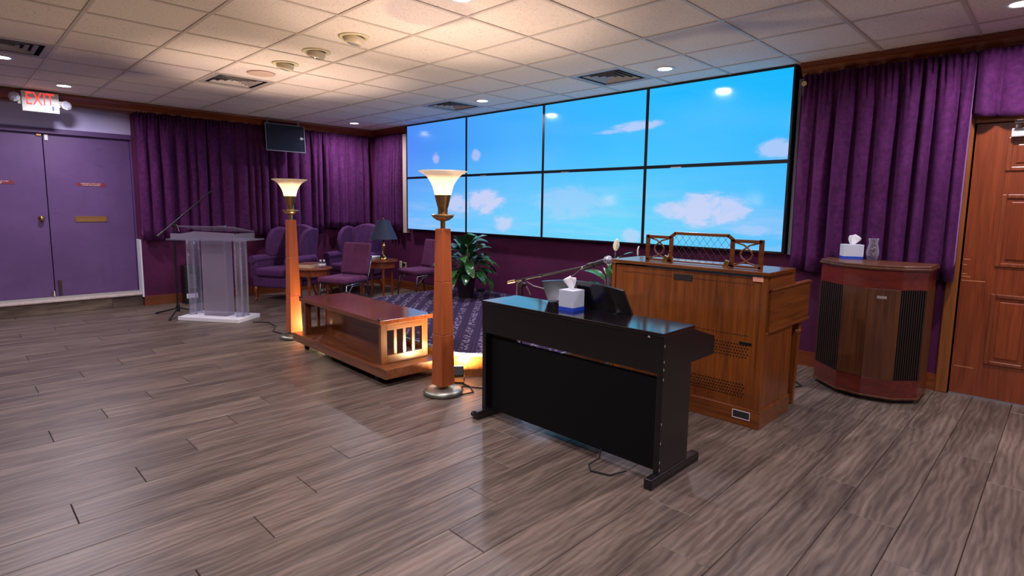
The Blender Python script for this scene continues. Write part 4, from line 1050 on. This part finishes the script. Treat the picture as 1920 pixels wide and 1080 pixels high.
for i in range(-5, 14):
    for s in (-1, 1):
        x0 = -2.04+i*.052; z0, z1 = 1.025, 1.205; x1 = x0+s*(z1-z0)*.8
        a, c_ = (x0, z0), (x1, z1)
        lo_, hi_ = -2.035, -1.615
        def clip(p, q):
            (xa, za), (xb, zb) = p, q
            ts = [0, 1]
            for lim in (lo_, hi_):
                if xa != xb:
                    tt = (lim-xa)/(xb-xa)
                    if 0 < tt < 1: ts.append(tt)
            ts.sort(); best = None
            for u0, u1 in zip(ts, ts[1:]):
                xm = xa+(xb-xa)*(u0+u1)/2
                if lo_ <= xm <= hi_: best = ((xa+(xb-xa)*u0, za+(zb-za)*u0), (xa+(xb-xa)*u1, za+(zb-za)*u1))
            return best
        r_ = clip(a, c_)
        if r_ and (Vector(r_[0])-Vector(r_[1])).length > .02: b.tube([(r_[0][0], RY, r_[0][1]), (r_[1][0], RY, r_[1][1])], .0011, n=4)
b.obj('lattice', plain('lattice_dark', col(58, 48, 40), 0.4, metal=.7), rack, o_)
for x in (-2.075, -1.625): MB().box((x, RY-.022, 1.028), (.034, .022, .05), rot=Matrix.Rotation(R(20), 3, 'Y')).obj('bracket', BRASS, rack, o_, bevel=.002)
cd = MB().prism([(-.04, 0), (.04, 0), (.0, .075)], -.001, .001, f=lambda a, b_, h: (a, h, b_)).obj('folded_card', PAPER, None); cd.location = (-2.10, 3.78, 1.008); tag(cd, 'small white folded card behind the organ music rack', 'card')

# ------------------------------------------------------------------ rotary speaker cabinet
t = thing('speaker_cabinet', 'tall mahogany organ speaker cabinet with slatted corner grilles', 'speaker cabinet', (-1.05, 5.05, 0)); o_ = t.location
PG = [(-1.42, 5.22), (-1.42, 4.98), (-1.20, 4.76), (-1.02, 4.722), (-.82, 4.765), (-.69, 4.90), (-.69, 5.22)]
cen = Vector((-1.05, 5.05))
def grow(k): 
    out = []
    for x, y in PG: v = Vector((x, y))-cen; v = v*(1+k/v.length); out.append((cen.x+v.x, cen.y+v.y))
    return out
MB().prism(grow(-.045), 0, .03).obj('kick', BLACK, t, o_)
MB().prism(grow(.0), .03, .045).obj('base_moulding', CABW, t, o_, bevel=.003)
MB().prism(grow(-.008), .045, .175).obj('base_band', MAHOG, t, o_, bevel=.002)
MB().prism(grow(-.03), .175, .835).obj('core', plain('cabinet_dark', col(20, 13, 12), 0.7), t, o_)
MB().prism(grow(-.006), .835, .975).obj('top_band', MAHOG, t, o_, bevel=.002)
MB().prism(grow(.012), .975, .992).obj('top_moulding', CABW, t, o_, bevel=.003); MB().prism(grow(.004), .992, 1.008).obj('top', CABW, t, o_, bevel=.004)
Q = grow(-.012)
def side_panel_(i, name, mat, z0=.175, z1=.835, th=.014):
    p, q_ = Vector(Q[i]), Vector(Q[i+1]); d = q_-p; m = (p+q_)/2; a = math.atan2(d.y, d.x)
    MB().box((m.x, m.y, (z0+z1)/2), (d.length, th, z1-z0), rot=Matrix.Rotation(a, 3, 'Z')).obj(name, mat, t, o_, bevel=.001)
side_panel_(0, 'side_panel', CABW); side_panel_(5, 'side_panel', CABW); side_panel_(2, 'front_panel', CABW); side_panel_(3, 'front_panel', CABW)
SL = plain('slat_dark', col(36, 22, 16), 0.5)
for i in (1, 4):
    p, q_ = Vector(Q[i]), Vector(Q[i+1]); d = q_-p; a = math.atan2(d.y, d.x); n = 11
    for k in range(n):
        m = p+d*((k+.5)/n); MB().box((m.x, m.y, .505), (d.length/n*.5, .012, .66), rot=Matrix.Rotation(a, 3, 'Z')).obj('slat', SL, t, o_)
p, q_ = Vector(Q[3]), Vector(Q[4]); m = p+(q_-p)*.45; a = math.atan2((q_-p).y, (q_-p).x)
MB().box((m.x-.003, m.y-.009, .775), (.06, .003, .02), rot=Matrix.Rotation(a, 3, 'Z')).obj('nameplate', plain('plate_silver', col(150, 140, 130), 0.4), t, o_)
tissue_box((-1.265, 5.20, 1.008), 28, (.145, .11), .115, 'grey and blue tissue box on the mahogany speaker cabinet', -1)
t = thing('glass_vase', 'clear waisted glass vase beside the tissue box on the speaker cabinet', 'vase', (-1.115, 5.19, 1.008))
MB().lathe([(0, 0), (.034, 0), (.036, .012), (.042, .04), (.045, .06), (.038, .10), (.031, .135), (.036, .165), (.038, .17), (.035, .17), (.028, .135), (.035, .10), (.041, .06), (.037, .035), (0, .018)], 28).obj('vase_body', mat_clear('vase_glass', (.9, .88, .9, 1), .45), t, smooth=True)
gm = plain('glass_gems', col(216, 200, 170), 0.1, spec=1.0, metal=.3)
rn = random.Random(4); b = MB()
for k in range(26): a = rn.uniform(0, 6.28); z = rn.uniform(.03, .15); r_ = .022*rn.random(); b.box((r_*math.cos(a), r_*math.sin(a), z), (.007, .007, .007), rot=Matrix.Rotation(a, 3, 'X'))
stuff(b.obj('glass_gems', gm, t))

# ------------------------------------------------------------------ small things at the walls
t = thing('heater_box', 'slim black upright box with white label at the foot of the door-side wall', 'heater', (-8.64, 2.385, 0))
MB().b2((-.09, -.095, .03), (.09, .095, .53)).obj('body', BLACK, t, bevel=.012)
MB().b2((-.10, -.10, 0), (.10, .10, .03)).obj('foot', BLACK, t, bevel=.006)
MB().b2((.09, -.08, .08), (.0915, .06, .145)).obj('label', WHITE, t)
b = MB()
for k in range(9): b.b2((.09, -.04, .22+k*.022), (.093, .05, .228+k*.022))
b.obj('grille_bars', GREYP, t)
def outlet(x, z, label, plug):
    t = thing('wall_outlet', label, 'outlet', (x, YW, z))
    MB().b2((-.036, -.006, -.058), (.036, .001, .058)).obj('plate', OFFW, t, bevel=.003)
    for dz in (-.022, .022): MB().b2((-.016, -.008, dz-.014), (.016, -.005, dz+.014)).obj('socket', plain('socket', col(150, 140, 116), 0.5), t, bevel=.002)
    if plug: MB().b2((-.02, -.05, -.005), (.02, -.006, .045)).obj('plug', BLACK, t, bevel=.004)
outlet(-8.0, .40, 'ivory wall outlet near the oval side table', False)
outlet(-7.88, .385, 'wall outlet with black plug beside the ivory outlet', True)
ad = MB().box((0, 0, .022), (.12, .06, .044)).obj('power_adapter', BLACK, None, bevel=.008); ad.location = (-5.84, 5.28, PZ); tag(ad, 'small black power adapter on the stage carpet against the wall', 'adapter')
cb = MB().tube([(-3.33, 2.80, .006), (-3.2, 2.79, .006), (-3.08, 2.72, .006), (-3.1, 2.62, .006), (-3.2, 2.66, .006), (-3.24, 2.76, .006), (-3.05, 2.86, .006), (-2.85, 2.80, .006), (-2.75, 2.7, .006)], .005).obj('floor_cable', RUBBER, None); tag(cb, 'black cable curling on the floor between the lamp and the piano', 'cable')
cb = MB().tube([(-1.6, 4.9, .008), (-1.5, 4.82, .008), (-1.42, 4.72, .008), (-1.46, 4.62, .008), (-1.6, 4.6, .008), (-1.75, 4.7, .008), (-1.8, 4.95, .008)], .007).obj('floor_cable', RUBBER, None); tag(cb, 'black cable looped on the floor between the organ and the speaker cabinet', 'cable')
